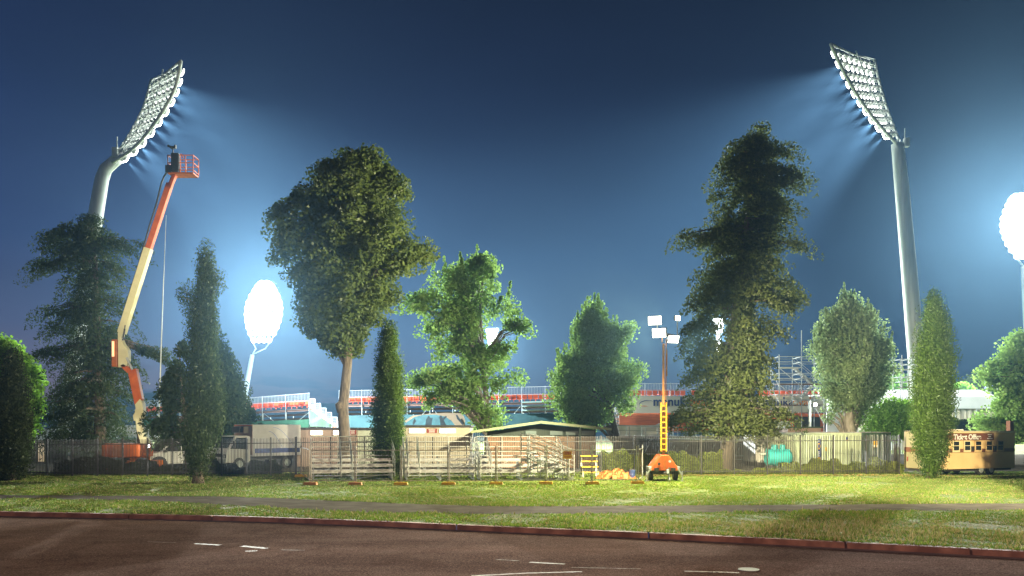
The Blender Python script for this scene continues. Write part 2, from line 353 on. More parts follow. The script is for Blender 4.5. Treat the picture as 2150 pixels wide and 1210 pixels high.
# ------------------------------------------------------------------ grass blades
def blades(n, yr, hmean, mat_, name, xr=None, hfun=None, wid=.014):
    y = rng.uniform(yr[0]**.5, yr[1]**.5, int(n*1.6))**2 if xr is None else rng.uniform(yr[0], yr[1], int(n*1.6))
    x = rng.uniform(-.66, .66, len(y))*y if xr is None else rng.uniform(xr[0], xr[1], len(y))
    kyv = np.interp(x, xs, ky); pU = np.interp(x, xs, pu); pL = np.interp(x, xs, pl)
    edge = .06*np.sin(x*9)+.05*np.sin(x*23)
    ok = (y > kyv+.12+rng.uniform(-.02,.06,len(y))) & ~((y > pL+.02+edge) & (y < pU-.02+edge)) & (y < 50.4)
    bare = np.sin(x*.55+2*np.sin(y*.31))+np.sin(y*.8-x*.35+1)+.8*np.sin(x*1.7+y*1.1)+.6*np.sin(x*4.1-y*2.7)
    ok &= (bare < 2.0) | (rng.random(len(x)) < .22)
    x, y = x[ok][:n], y[ok][:n]; n = len(x); kyv = np.interp(x, xs, ky)
    patch = (np.sin(x*.9+1.3*np.sin(y*.7))+np.sin(y*1.3+x*.4+2)+np.sin(x*2.7-y*1.9)+np.sin(x*5.1+y*4.3))/4
    dk = np.abs(y-kyv-.15); de = np.minimum(np.abs(y-np.interp(x,xs,pl)), np.abs(y-np.interp(x,xs,pu)))
    h = hmean*(.65+.75*patch)*rng.uniform(.5,1.5,n)*(1+.9*np.exp(-dk/.18)+.9*np.exp(-de/.15))
    if hfun is not None: h *= hfun(x, y)
    a = rng.uniform(0, 2*np.pi, n); w = wid*rng.uniform(.7,1.5,n)*(.6+y/40)
    ln = rng.uniform(.1,.9,n)*h; la = rng.uniform(0,2*np.pi,n)
    v = np.zeros((n,3,3))
    v[:,0,0]=x-np.cos(a)*w; v[:,0,1]=y-np.sin(a)*w; v[:,1,0]=x+np.cos(a)*w; v[:,1,1]=y+np.sin(a)*w
    v[:,2,0]=x+np.cos(la)*ln; v[:,2,1]=y+np.sin(la)*ln; v[:,2,2]=h
    tint = np.clip(.5+.5*patch+rng.normal(0,.15,n), 0, 1)
    o = soup(name, v, tint, mat_); o['kind'] = 'stuff'; return o
def soup(name, v, tint, mat_, parent=None, spray=None):
    n, k, _ = v.shape
    me = bpy.data.meshes.new(name)
    me.vertices.add(n*k); me.vertices.foreach_set('co', v.reshape(-1).astype(np.float32))
    me.loops.add(n*k); me.loops.foreach_set('vertex_index', np.arange(n*k, dtype=np.int32))
    me.polygons.add(n); me.polygons.foreach_set('loop_start', np.arange(0, n*k, k, dtype=np.int32))
    me.update(calc_edges=True)
    at = me.attributes.new('tint', 'FLOAT', 'FACE'); at.data.foreach_set('value', tint.astype(np.float32))
    if spray is not None:
        at = me.attributes.new('spray', 'FLOAT_VECTOR', 'FACE'); at.data.foreach_set('vector', spray.astype(np.float32).reshape(-1))
    me.materials.append(mat_)
    return obj(name, me, parent)
M_grass = leafmat('grass_blade', (.05,.115,.015), (.175,.235,.045), .25, .03)
M_straw = leafmat('dry_grass_blade', (.2,.165,.06), (.36,.3,.15), .2, .03)
tag(blades(230000, (16,50.4), .05, M_grass, 'grass'), 'short green mown grass over the verge and lawn', 'grass', kind='stuff')
tag(blades(40000, (16,50.4), .06, M_straw, 'grass', hfun=lambda x,y: 1+.8*np.exp(-((x-9)**2/30+(y-21)**2/8))), 'pale dry grass scattered over the verge', 'grass', kind='stuff')
def tall(x,y): return .6+1.6*rng.random(len(x))**3
tag(blades(5200, (17.2,23.5), .13, M_straw, 'grass', xr=(3.5,14), hfun=tall, wid=.006), 'tall straw coloured seed grass along the right kerb', 'grass', kind='stuff')
# leaf litter along the fence foot
n = 1500; x = rng.uniform(5,24,n); y = 46.2+np.abs(rng.normal(0,.5,n))*-1+rng.uniform(-.3,.3,n)
v = np.zeros((n,4,3)); s_ = rng.uniform(.03,.07,n); a = rng.uniform(0,6.28,n)
for k in range(4):
    v[:,k,0]=x+np.cos(a+k*1.57)*s_*(1 if k%2 else .6); v[:,k,1]=y+np.sin(a+k*1.57)*s_; v[:,k,2]=rng.uniform(.02,.06,n)
tag(soup('leaf_litter', v, rng.random(n), leafmat('fallen_leaf', (.2,.11,.04),(.4,.27,.09),.1)), 'dry fallen leaves lying along the foot of the fence', 'leaves', kind='stuff')

# hills far off
def ridge(name, Y, pts, m):
    mb = MB(); vs = []
    for px, py in pts: vs.append(P(px,py,Y))
    for px, py in pts: p = P(px,py,Y); vs.append((p.x, p.y+50, p.z*.75))
    for px, py in pts: p = P(px,py,Y); vs.append((p.x, p.y-80, 0))
    for px, py in pts: p = P(px,py,Y); vs.append((p.x, p.y+100, 0))
    n = len(pts)
    for i in range(n-1):
        mb.add([], []); mb.f += [(i,i+1,n+i+1,n+i),(2*n+i,2*n+i+1,i+1,i),(n+i,n+i+1,3*n+i+1,3*n+i)]
    mb.v = [tuple(v) for v in vs]
    return structure(mb.build(name, m, smooth=True))
M_hill = mat('wooded_hill', (.028,.04,.05), .95, (.016,.026,.032), .02)
pts = [(-520,850)]
for i in range(84):
    px = -500+i*36
    pts.append((px, 836+9*math.sin(px*.011)+5*math.sin(px*.037+1)+random.uniform(-2,2) + (-10*math.exp(-((px-320)/60)**2)) + 22*(px>1150)))
ridge('hills', 480, pts, M_hill)
# ------------------------------------------------------------------ trees
def tree(name, label, prof, Y, base, mleaf, nclump, nleaf, leaf=.16, csize=.8, cz=.5, droop=0., depth=.9, trunk=None, tr=.3,
         mbark=None, group=None, gaps=(), up=0., limbs=24, outbias=.45, rag=.25, kite=.5, extra=(), limb_z=-.8, cat='tree', lens=1.0, boughs=0, brad=1.2, shoots=0):
    bx, by = gx(base[0], Y), Y
    root = thing(name, label, cat, (bx, by, 0), 0, group)
    rows = sorted([(gz(p, Y), gx(l, Y)-bx, gx(r, Y)-bx) for p, l, r in prof])
    zz = np.array([r[0] for r in rows]); ll = np.array([r[1] for r in rows]); rr2 = np.array([r[2] for r in rows])
    # clump centres fill the measured outline, more of them near its skin
    zt = np.linspace(zz[0], zz[-1], 200); wt = np.interp(zt, zz, rr2-ll)+.1; cdf = np.cumsum(wt); cdf /= cdf[-1]
    cz_ = np.interp(rng.random(nclump), cdf, zt)
    L, Rr = np.interp(cz_, zz, ll), np.interp(cz_, zz, rr2)
    c, a = (L+Rr)/2, np.maximum((Rr-L)/2-csize*.25, .05)
    th = rng.uniform(0, 2*np.pi, nclump); ph = rng.uniform(0, 6.28, 3)
    nz = 1+rag*(.5*np.sin(3*th+cz_*1.1+ph[0])+.35*np.sin(5*th-cz_*2.3+ph[1])+.35*np.sin(cz_*3.7+2*th+ph[2])) - rag*.15; nz = np.minimum(nz, 1.04)
    r = rng.random(nclump)**outbias
    C = np.stack([c+a*r*np.cos(th)*nz, a*depth*r*np.sin(th)*nz, cz_], 1)
    if shoots:   # young upright shoots standing out of the crown top
        zs = zz[0]+(zz[-1]-zz[0])*(.35+.65*rng.random(shoots)**.7); Ls, Rs = np.interp(zs, zz, ll), np.interp(zs, zz, rr2); ths = rng.uniform(0,2*np.pi,shoots)
        SC = np.stack([(Ls+Rs)/2+(Rs-Ls)/2*np.cos(ths)*rng.uniform(.6,1,shoots), (Rs-Ls)/2*depth*np.sin(ths)*.9, zs+.3], 1)
    nex = 3*len(extra)
    if extra:
        ex = np.array([[gx(p, Y)-bx, rng.uniform(-.5,.5), gz(q, Y)] for p, q in extra]);         near0 = C[[int(np.argmin(np.linalg.norm(C[:nclump]-e_, axis=1)+np.abs(C[:nclump,0])*.3)) for e_ in ex]]
        ex = np.concatenate([ex, ex*.62+near0*.38, ex*.3+near0*.7]); C = np.concatenate([C, ex])
        th = np.concatenate([th, np.where(ex[:,0]>0, 0., np.pi)]); r = np.concatenate([r, np.ones(len(ex))])
    # thin the foliage where the photograph shows lamps through it
    keep = np.ones(len(C), bool)
    for gxp, gyp, gr in gaps:
        d = np.hypot(C[:,0]+bx-gx(gxp,Y), C[:,2]-gz(gyp,Y)); keep &= d > gr/F*Y
    if boughs:   # foliage gathers on a limited number of boughs, open air between them
        bi = [int(rng.integers(nclump))]; dm = np.full(nclump, 1e9)
        for _ in range(boughs-1):
            dm = np.minimum(dm, np.linalg.norm((C[:nclump]-C[bi[-1]])*np.array([1,.7,1.]), axis=1)); bi.append(int(np.argmax(dm*rng.uniform(.7,1,nclump))))
        bi = np.array(bi); dd = np.linalg.norm((C[:,None,:]-C[None,bi,:])*np.array([1,.8,1.15]), axis=2)
        rb = brad*rng.uniform(.75,1.35,boughs); near_ = (dd/rb[None,:]).min(1); keep &= (near_ < 1) | (np.arange(len(C)) >= nclump)
    C, th, r = C[keep], th[keep], r[keep]; n = len(C)
    m = nleaf; cid = np.repeat(np.arange(n), m); N = n*m
    er = np.stack([np.cos(th), np.sin(th), np.zeros(n)], 1)[cid]; et = np.stack([-np.sin(th), np.cos(th), np.zeros(n)], 1)[cid]
    sc = (csize*rng.uniform(.6,1.3,n))[cid]
    g = rng.normal(0, 1, (N,3)); g *= np.minimum(1, 1.7/np.maximum(np.linalg.norm(g,axis=1),.01))[:,None]
    off = er*(g[:,0]*sc*lens)[:,None]*.5 + et*(g[:,1]*sc)[:,None]*.42
    off[:,2] += g[:,2]*sc*cz*.5
    if droop: off[:,2] -= droop*np.maximum(0, g[:,0]+.6)**2*sc*.3
    if up: off[:,2] += up*np.abs(g[:,0])*sc*.3*rng.random(N)
    pos = C[cid]+off; N0 = N
    if shoots:
        ks = 70; si = np.repeat(np.arange(shoots), ks); ln = rng.uniform(.7,1.7,shoots)[si]; u_ = rng.random(len(si))
        so = np.stack([rng.normal(0,.13,len(si))*(1.1-u_), rng.normal(0,.13,len(si))*(1.1-u_), (u_-.3)*ln], 1)
        so[:,:2] += (SC[si][:,:2]-C[:,:2].mean(0))*(u_*ln*.06)[:,None]
        er0 = np.stack([np.cos(ths),np.sin(ths),np.full(shoots,.3)],1)[si]; pos = np.concatenate([pos, SC[si]+so]); er = np.concatenate([er, np.tile([0,0,1.], (len(si),1))]); N = len(pos); cid = np.concatenate([cid, rng.integers(0,n,len(si))])
    # leaves: kite quads with scattered orientation
    s_ = leaf*rng.uniform(.55,1.35,N)
    d = rng.normal(0,1,(N,3)); d += er*.5; d[:,2] += up*1.2-droop*.8; d /= np.linalg.norm(d,axis=1)[:,None]
    q = rng.normal(0,1,(N,3)); q[:,2] += .3; u = np.cross(d, q); u /= np.linalg.norm(u,axis=1)[:,None]+1e-6
    v = np.zeros((N,4,3)); v[:,0] = pos-d*s_[:,None]*.5; v[:,2] = pos+d*s_[:,None]*.5
    v[:,1] = pos+u*(s_*kite*.5)[:,None]; v[:,3] = pos-u*(s_*kite*.5)[:,None]
    v[:,:,2] = np.maximum(v[:,:,2], .03)
    tint = np.clip(rng.random(n)[cid]*.7+rng.normal(.15,.15,N), 0, 1)
    sp = off/np.maximum(np.linalg.norm(off,axis=1),.01)[:,None]*.8+er[:N0]*.45+np.array([0,0,.25]) if not shoots else np.concatenate([off/np.maximum(np.linalg.norm(off,axis=1),.01)[:,None]*.8+er[:N0]*.45+np.array([0,0,.25]), so/.2+er0])
    sp /= np.linalg.norm(sp,axis=1)[:,None]+1e-6
    soup('crown', v, tint, mleaf, root, sp)
    tp = [Vector((gx(p, Y)-bx, dy, max(gz(q, Y),-.1))) for p, q, *rest in trunk for dy in [rest[0] if rest else 0.]]
    mb = MB(); k = len(tp)
    rad = [tr*(1-.82*(i/(k-1))**1.1) for i in range(k)]; rad[0] *= 1.18
    mb.tube(tp, rad, 9)
    idx = list(rng.permutation(n)[:limbs])+(list(range(max(n-nex,0), n)) if nex else [])
    tz = np.array([p.z for p in tp])
    for i in idx:
        e = Vector(C[i]); z0 = min(max(e.z+limb_z*(1+abs(e.x)*.25), tz[0]+.35*(tz[-1]-tz[0])*.4), tz[-1]*.98)
        j = int(np.clip(np.searchsorted(tz, z0)-1, 0, k-2)); t = (z0-tz[j])/max(tz[j+1]-tz[j], .01)
        s0 = tp[j].lerp(tp[j+1], min(max(t,0),1)); r0 = max(.02, (rad[j]*(1-t)+rad[j+1]*t)*.42)
        mid = s0.lerp(e, .5)+Vector((random.uniform(-.2,.2), random.uniform(-.2,.2), .18*(e-s0).length*(1 if limb_z < 0 else .4)))
        mb.tube([s0, mid, e], [r0, r0*.6, .012], 5)
    mb.build('trunk', mbark or M_bark, root, smooth=True)
    return root

LF_cedar = leafmat('cedar_foliage', (.018,.032,.014), (.05,.075,.028), .2, .025, .62)
LF_cyp = leafmat('cypress_foliage', (.018,.042,.008), (.075,.125,.018), .18, .025, .62)
LF_dkcyp = leafmat('dark_cypress_foliage', (.018,.03,.01), (.05,.075,.02), .16, .025, .62)
LF_broad = leafmat('holm_oak_foliage', (0.032,0.051,0.016), (0.101,0.135,0.035), .22, .025, .62)
LF_poplar = leafmat('poplar_foliage', (0.097,0.186,0.049), (0.308,0.454,0.138), .45, .025, .62)
LF_grey = leafmat('silver_poplar_foliage', (0.114,0.170,0.073), (0.308,0.406,0.194), .42, .025, .62)
LF_conifer = leafmat('conifer_foliage', (0.035,0.051,0.016), (0.115,0.135,0.041), .25, .025, .62)
LF_bright = leafmat('bright_green_foliage', (0.089,0.203,0.032), (0.259,0.454,0.089), .45, .025, .62)
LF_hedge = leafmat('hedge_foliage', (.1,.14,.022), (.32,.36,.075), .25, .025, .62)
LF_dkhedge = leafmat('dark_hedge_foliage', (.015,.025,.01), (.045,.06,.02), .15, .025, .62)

tree('cedar_tree', 'broad dark drooping cedar behind the fence in front of a floodlight mast', [(456,165,225),(480,100,268),(512,84,292),(560,92,284),(600,115,268),(650,118,262),(700,98,285),(740,104,322),(790,92,290),(830,84,285),(880,78,285),(915,80,275),(935,110,240)],
     56, (212,981), LF_cedar, 420, 170, boughs=70, brad=1.15, leaf=0.21, csize=0.95, cz=.45, droop=.7, depth=.7, trunk=[(212,982),(211,900),(208,800),(204,680),(200,560),(196,470)], tr=.42, limbs=60, rag=.55, kite=.34, lens=1.5,
     extra=[(320,738),(335,745),(345,735),(300,725),(85,560),(78,548),(90,490),(82,650),(90,735),(80,745),(283,520),(300,512)], limb_z=.2, outbias=.6)
tree('cypress_tree', 'tall narrow dark cypress with a side spur, standing before the parked truck', [(527,429,435),(560,421,444),(610,416,447),(680,408,448),(740,400,452),(800,393,458),(870,389,465),(930,386,452),(965,396,440),(1000,404,428)],
     39.5, (415,1015), LF_dkcyp, 520, 120, leaf=.13, csize=.55, cz=1.5, depth=.95, trunk=[(416,1018),(416,980),(418,850),(428,560)], tr=.26, up=.9, limbs=6, rag=.3, kite=.35, extra=[(383,612),(386,625),(390,640),(394,655),(398,670),(402,680),(452,595),(455,590)], outbias=.3, group='cypress trees on the verge')
LF_black = leafmat('blackish_cypress_foliage', (.012,.018,.007), (.03,.042,.014), .1, .02, .62)
tree('cypress_tree', 'very dark wide cypress cut off by the left edge of the photo', [(752,21,31),(800,10,43),(850,-12,55),(900,-22,58),(950,-25,57),(985,-15,50),(1004,0,40)],
     41.5, (24,1010), LF_black, 480, 120, leaf=.13, csize=.6, cz=1.4, depth=.95, trunk=[(26,1012),(25,960),(25,760)], tr=.2, up=.8, limbs=6, rag=.3, kite=.35, outbias=.3, group='cypress trees on the verge')
tree('cypress_tree', 'blue green cypress rising through the bleachers beside the tall bare trunk', [(690,813,821),(725,801,833),(760,793,840),(810,787,846),(880,783,850),(940,783,847),(985,790,838),(1000,800,828)],
     44.2, (815,1003), LF_cyp, 500, 120, leaf=.12, csize=.5, cz=1.6, depth=.95, trunk=[(815,1004),(815,960),(816,720)], tr=.2, up=.9, limbs=6, rag=.32, kite=.35, outbias=.3, group='cypress trees on the verge')
CYP = tree('cypress_tree', 'bright green cypress standing in front of the ticket office trailer', [(626,1955,1962),(660,1944,1982),(720,1931,1996),(800,1920,1998),(880,1918,1997),(930,1924,1990),(970,1934,1978),(992,1944,1968)],
     43.4, (1957,1005), LF_cyp, 620, 130, leaf=.12, csize=.55, cz=1.6, depth=.95, trunk=[(1950,1005),(1953,960),(1957,660)], tr=.13, up=.9, limbs=8, rag=.34, kite=.35, extra=[(2000,748),(2003,750)], outbias=.3, group='cypress trees on the verge')
t = tree('oak_tree', 'big round crowned dark tree on a tall bare trunk', [(323,728,798),(345,690,828),(380,628,845),(420,594,855),(470,580,872),(530,577,890),(560,588,878),(600,604,848),(640,630,826),(680,640,796),(710,668,766),(735,702,748)],
     52, (726,987), LF_broad, 560, 190, boughs=120, brad=1.15, leaf=0.2, csize=0.95, cz=.75, depth=.8, trunk=[(723,1002),(724,930),(720,858),(729,770),(734,700),(741,600),(748,470),(752,370)], tr=.42, limbs=60, rag=.5, kite=.7, droop=.15, outbias=.42, limb_z=-1.4, extra=[(576,455),(580,540),(890,520),(898,528),(700,705),(690,715),(668,690),(720,735),(745,725),(706,722)])
# burr on the bare trunk
MB().tube([(gx(712,52)-gx(726,52),-.1,gz(868,52)),(gx(714,52)-gx(726,52),-.15,gz(852,52)),(gx(722,52)-gx(726,52),-.05,gz(836,52))],[.1,.3,.06],8).build('burr', M_bark, t, smooth=True)
tree('poplar_tree', 'pale green poplar with arching limbs, lamps shining through it', [(541,1008,1028),(562,938,1058),(590,884,1078),(630,868,1076),(680,860,1095),(720,893,1110),(760,892,1108),(800,870,1088),(830,880,1052),(865,985,1058),(890,992,1052)],
     65, (1025,962), LF_poplar, 400, 140, boughs=46, brad=1.15, shoots=20, leaf=0.22, csize=0.95, cz=.8, droop=.25, depth=.85, trunk=[(1026,972),(1025,900),(1019,815),(1013,740),(1008,660),(1012,590)], tr=.33, mbark=M_palebark, limbs=50, rag=.7, kite=.75, gaps=[(955,622,16),(1033,703,23),(1031,745,13),(900,740,20)], limb_z=-1.6, outbias=.55,
     extra=[(850,640),(862,625),(1100,680),(1105,690),(870,800),(885,812),(895,830),(900,850),(865,795)])
tree('poplar_tree', 'mid green spreading poplar leaning over the hut roof', [(652,1241,1255),(680,1205,1285),(705,1198,1300),(725,1194,1325),(755,1158,1318),(790,1138,1345),(820,1142,1342),(850,1155,1330),(885,1180,1290)],
     62, (1300,974), LF_poplar, 460, 150, boughs=60, brad=1.3, shoots=70, leaf=0.2, csize=0.85, cz=1.0, depth=.8, trunk=[(1303,974),(1295,920),(1283,866),(1262,800),(1246,720)], tr=.35, limbs=50, rag=.5, kite=.65, up=.7, limb_z=-1.5, gaps=[(1250,822,20),(1276,856,16),(1290,892,20),(1180,770,10)], outbias=.5, extra=[(1322,690),(1318,700),(1347,780)])
tree('conifer_tree', 'tallest shaggy conifer behind the fence with its lower skirt of branches', [(256,1592,1610),(290,1558,1638),(320,1514,1672),(360,1498,1682),(400,1488,1668),(450,1482,1682),(500,1450,1678),(560,1468,1650),(620,1450,1685),(650,1444,1662),(700,1430,1640),(760,1420,1638),(800,1434,1628),(840,1424,1638),(880,1412,1655),(908,1436,1640)],
     53, (1528,985), LF_conifer, 640, 170, boughs=95, brad=1.15, leaf=0.2, csize=0.85, cz=.7, droop=.5, depth=.7, trunk=[(1526,990),(1527,900),(1532,760),(1550,600),(1575,420),(1598,285)], tr=.42, limbs=80, rag=.36, kite=.5, gaps=[(1512,682,23),(1508,722,13)], limb_z=.1, outbias=.6, lens=1.3,
     extra=[(1690,362),(1684,378),(1437,497),(1440,490),(1690,520),(1685,625),(1672,616),(1655,630),(1415,890),(1408,880),(1660,885)])
tree('poplar_tree', 'grey green poplar with forked pale trunk behind the green containers', [(631,1772,1784),(660,1750,1825),(690,1708,1852),(730,1703,1874),(780,1704,1882),(820,1722,1868),(848,1735,1842)],
     66, (1785,960), LF_grey, 430, 150, boughs=60, brad=1.35, shoots=70, leaf=0.2, csize=0.9, cz=1.0, depth=.8, trunk=[(1784,974),(1784,905),(1780,880),(1786,850),(1798,780),(1799,670)], tr=.6, mbark=M_palebark, limbs=46, rag=.45, kite=.65, up=.6, limb_z=-1.5, gaps=[(1790,862,14),(1797,810,11),(1800,755,9),(1748,806,9),(1736,765,8),(1766,800,9)], outbias=.5, extra=[(1742,880),(1800,880),(1825,870),(1815,885),(1740,665)])
tree('broadleaf_tree', 'leafy green tree cut off by the right edge beyond the trailer', [(706,2118,2190),(740,2098,2230),(780,2080,2250),(830,2076,2260),(880,2070,2260),(918,2085,2250)],
     62, (2160,985), LF_poplar, 420, 160, boughs=36, brad=1.4, leaf=0.22, csize=0.9, cz=.8, depth=.8, trunk=[(2160,974),(2160,900),(2158,760)], tr=.3, limbs=40, rag=.6, kite=.7, outbias=.5, extra=[(2070,775),(2060,790),(2066,880),(2055,890)])
tree('broadleaf_tree', 'bright leafy tree behind the dark cypress near the left edge', [(722,-25,15),(750,-40,52),(790,-55,76),(850,-60,82),(900,-50,76),(930,-40,60)],
     54.5, (10,985), LF_bright, 360, 170, boughs=36, brad=1.2, leaf=0.24, csize=.95, cz=.8, depth=.8, trunk=[(10,986),(10,900),(5,760)], tr=.25, limbs=30, rag=.4, kite=.7, outbias=.5)
tree('conifer_tree', 'small weeping conifer just behind the narrow cypress and truck', [(692,441,455),(730,432,474),(780,438,503),(830,442,520),(870,430,540),(896,445,535)],
     56, (470,981), LF_cedar, 240, 100, boughs=26, brad=0.75, leaf=0.24, csize=.85, cz=.8, droop=.7, depth=.7, trunk=[(470,982),(466,880),(455,710)], tr=.2, limbs=30, rag=.5, kite=.4, lens=1.4, outbias=.55, limb_z=.3)
tree('cedar_tree', 'straggly low cedar with thin drooping limbs beside the boom lift', [(722,372,398),(760,348,398),(800,338,395),(850,320,395),(880,308,395),(910,312,392),(925,340,380)],
     49, (392,990), LF_cedar, 150, 130, boughs=9, brad=0.55, leaf=0.24, csize=0.5, cz=.7, droop=.8, depth=.6, trunk=[(394,993),(392,900),(380,800),(376,735)], tr=.16, limbs=40, rag=.7, kite=.4, lens=1.4, outbias=.7, limb_z=.2)
tree('shrub', 'rounded green shrub between the container and the ticket office', [(852,1845,1920),(870,1828,1935),(890,1818,1945),(912,1815,1940)], 63, (1880,985), LF_bright, 170, 150, leaf=.17, csize=.9, cz=.8, depth=.8, trunk=[(1880,972),(1880,900),(1880,865)], tr=.12, limbs=16, rag=.4, kite=.7, cat='shrub', outbias=.5)
tree('broadleaf_tree', 'small distant tree above the marquee left of the bright cypress', [(797,1880,1900),(812,1868,1912),(832,1866,1915)], 150, (1890,925), LF_bright, 90, 90, leaf=.45, csize=1.9, cz=.8, depth=.8, trunk=[(1890,930),(1890,860),(1890,810)], tr=.3, limbs=8, kite=.8, group='far trees')
tree('broadleaf_tree', 'dark rounded distant tree beside the blue video board', [(797,2040,2062),(812,2020,2072),(835,2012,2076)], 150, (2045,925), LF_broad, 110, 90, leaf=.45, csize=1.9, cz=.8, depth=.8, trunk=[(2045,930),(2045,860),(2045,810)], tr=.3, limbs=8, kite=.8, group='far trees')
tree('broadleaf_tree', 'paler low distant tree above the right end of the marquee', [(816,2012,2030),(826,2000,2040),(842,1996,2046)], 140, (2020,930), LF_bright, 80, 90, leaf=.42, csize=1.8, cz=.8, depth=.8, trunk=[(2020,932),(2020,870),(2020,820)], tr=.25, limbs=8, kite=.8, group='far trees')

def hedge(name, label, px0, px1, pytop, Y0, Y1, m, n, leaf=.1, thick=.8, cat='hedge', rag=.12):
    x0, x1 = gx(px0, Y0), gx(px1, Y1); root = thing(name, label, cat, ((x0+x1)/2, (Y0+Y1)/2, 0)); Lh = x1-x0
    hh = gz(pytop, (Y0+Y1)/2)
    x = rng.uniform(0, 1, n); ph = rng.uniform(0,6,4)
    top = hh*(1+rag*(np.sin(x*Lh*2.1+ph[0])+.7*np.sin(x*Lh*5.3+ph[1])+.5*np.sin(x*Lh*11+ph[2])-.6))
    z = top*(1-rng.random(n)**1.9); yy = rng.uniform(-.5,.5,n)
    yy = np.sign(yy)*np.abs(yy*2)**.5*.5*thick*(.9+.2*np.sin(x*Lh*3.7+ph[3]))
    pos = np.stack([(x-.5)*Lh, yy+(x-.5)*(Y1-Y0), z], 1)
    s_ = leaf*rng.uniform(.6,1.4,n); d = rng.normal(0,1,(n,3)); d /= np.linalg.norm(d,axis=1)[:,None]; q = rng.normal(0,1,(n,3)); u = np.cross(d,q); u /= np.linalg.norm(u,axis=1)[:,None]
    v = np.zeros((n,4,3)); v[:,0]=pos-d*s_[:,None]*.5; v[:,2]=pos+d*s_[:,None]*.5; v[:,1]=pos+u*s_[:,None]*.3; v[:,3]=pos-u*s_[:,None]*.3; v[:,:,2]=np.maximum(v[:,:,2],.02)
    spn = np.stack([rng.normal(0,.4,n), yy*1.6/thick, (z/hh-.35)*1.3+rng.normal(0,.3,n)],1); spn /= np.linalg.norm(spn,axis=1)[:,None]+1e-6
    soup('foliage', v, np.clip(.5+.3*np.sin(x*Lh*4)+rng.normal(0,.25,n),0,1), m, root, spn)
    return root
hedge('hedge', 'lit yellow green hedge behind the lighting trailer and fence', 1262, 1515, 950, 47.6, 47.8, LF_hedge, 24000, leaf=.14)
hedge('hedge', 'scruffy dark hedge along the fence in front of the green containers', 1638, 1892, 968, 48.2, 48.2, LF_hedge, 20000, rag=.2)
hedge('hedge', 'low sparse shrubs by the fence under the tallest conifer', 1520, 1640, 985, 48, 48, LF_hedge, 5000, rag=.3)
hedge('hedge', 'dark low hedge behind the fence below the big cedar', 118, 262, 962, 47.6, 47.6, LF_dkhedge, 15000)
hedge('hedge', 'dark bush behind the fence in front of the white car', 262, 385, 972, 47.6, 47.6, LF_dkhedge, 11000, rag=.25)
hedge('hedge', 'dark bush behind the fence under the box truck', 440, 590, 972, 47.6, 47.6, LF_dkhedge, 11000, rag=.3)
hedge('hedge', 'tall clipped dark hedge below the marquee curtains', 1990, 2092, 880, 75, 75, LF_broad, 14000, leaf=.14, thick=1.6, rag=.03)
# ------------------------------------------------------------------ stadium floodlight masts
lamp_body = MB().tube([(0,0,-.30),(0,0,-.22),(0,0,-.05),(0,0,.12)], [.08,.2,.3,.34], 12).box((0,0,-.4),(.28,.28,.26)).mesh('floodlight', M_steel)
lamp_lens = MB().tube([(0,0,.121),(0,0,.17),(0,0,.26)], [.4,.4,.26], 12).mesh('lens', M_lens)
lamp_lens_far = MB().tube([(0,0,.121),(0,0,.15),(0,0,.3)], [.42,.44,.3], 12).mesh('lens', M_farlens)
def curve(pts, t):
    n = len(pts)-1; x = min(max(t,0),1)*n; i = min(int(x), n-1); f = x-i
    p0, p1, p2, p3 = pts[max(i-1,0)], pts[i], pts[i+1], pts[min(i+2,n)]
    return .5*((2*p1)+(p2-p0)*f+(2*p0-5*p1+4*p2-p3)*f*f+(3*p1-p0-3*p2+p3)*f**3)
def mast(label, base, pole, prad, L, Rr, rows, cols, aim, lens, lscale=1., frame_r=.16, knuckle=True, group='stadium floodlight masts'):
    B = Vector(base); root = thing('floodlight_mast', label, 'floodlight mast', B, 0, group)
    pl_ = [Vector(p)-B for p in pole]
    pl_[0].z = -.05
    n = len(pl_); rad = [prad*(1.12-.42*i/(n-1)) for i in range(n)]
    MB().tube(pl_, rad, 20).build('pole', M_mast, root, smooth=True)
    Lc = [Vector(p)-B for p in L]; Rc = [Vector(p)-B for p in Rr]
    T = [i/16 for i in range(17)]
    fr = MB().tube([curve(Lc,t) for t in T], frame_r, 8).tube([curve(Rc,t) for t in T], frame_r, 8)
    up0, up1 = curve(Lc,1), curve(Rc,1)
    fr.tube([up0, (up0+up1)/2-Vector((0,0,.25)), up1], frame_r*.7, 8)
    fr.tube([pl_[-1], curve(Lc,.02)], frame_r, 8).tube([pl_[-1], curve(Rc,.02)], frame_r, 8)
    fr.build('head_frame', M_mast, root, smooth=True)
    bars = MB(); lamps = []
    aimv = Vector(aim).normalized()
    for r in range(rows):
        t = .1+.86*(r+.4)/rows
        a, b_ = curve(Lc,t), curve(Rc,t); w = (b_-a).length
        bars.bar(a, b_, .12*lscale, .2*lscale)
        nx = (curve(Lc,min(t+.03,1))-a).normalized()*.55*lscale
        bars.bar(a+nx, b_+nx, .06, .06)
        k = max(1, min(cols, int(w/(.66*lscale))))
        for c in range(k): lamps.append(a.lerp(b_, (c+.5)/k)+aimv*.3)
    ctr = [curve(Lc,.1+.9*i/6).lerp(curve(Rc,.1+.9*i/6), .5)-aimv*.25 for i in range(7)]
    bars.tube(ctr, .07, 5)
    if knuckle:
        k = pl_[-1]
        bars.box(k-aimv*prad*1.2-Vector((0,0,.4)), (.5,.5,.9)); bars.bar(k-aimv*prad-Vector((0,0,.8)), k-aimv*prad+Vector((0,0,1.2)), .08)
    bars.build('crossbars', M_mast, root)
    q = aimv.to_track_quat('Z','Y').to_euler()
    for p in lamps:
        o = obj('floodlight', lamp_body, root); o.location = p; o.rotation_euler = q; o.scale = (lscale,)*3
        obj('lens', lens, o)
    return root, [p+B for p in ctr], aimv

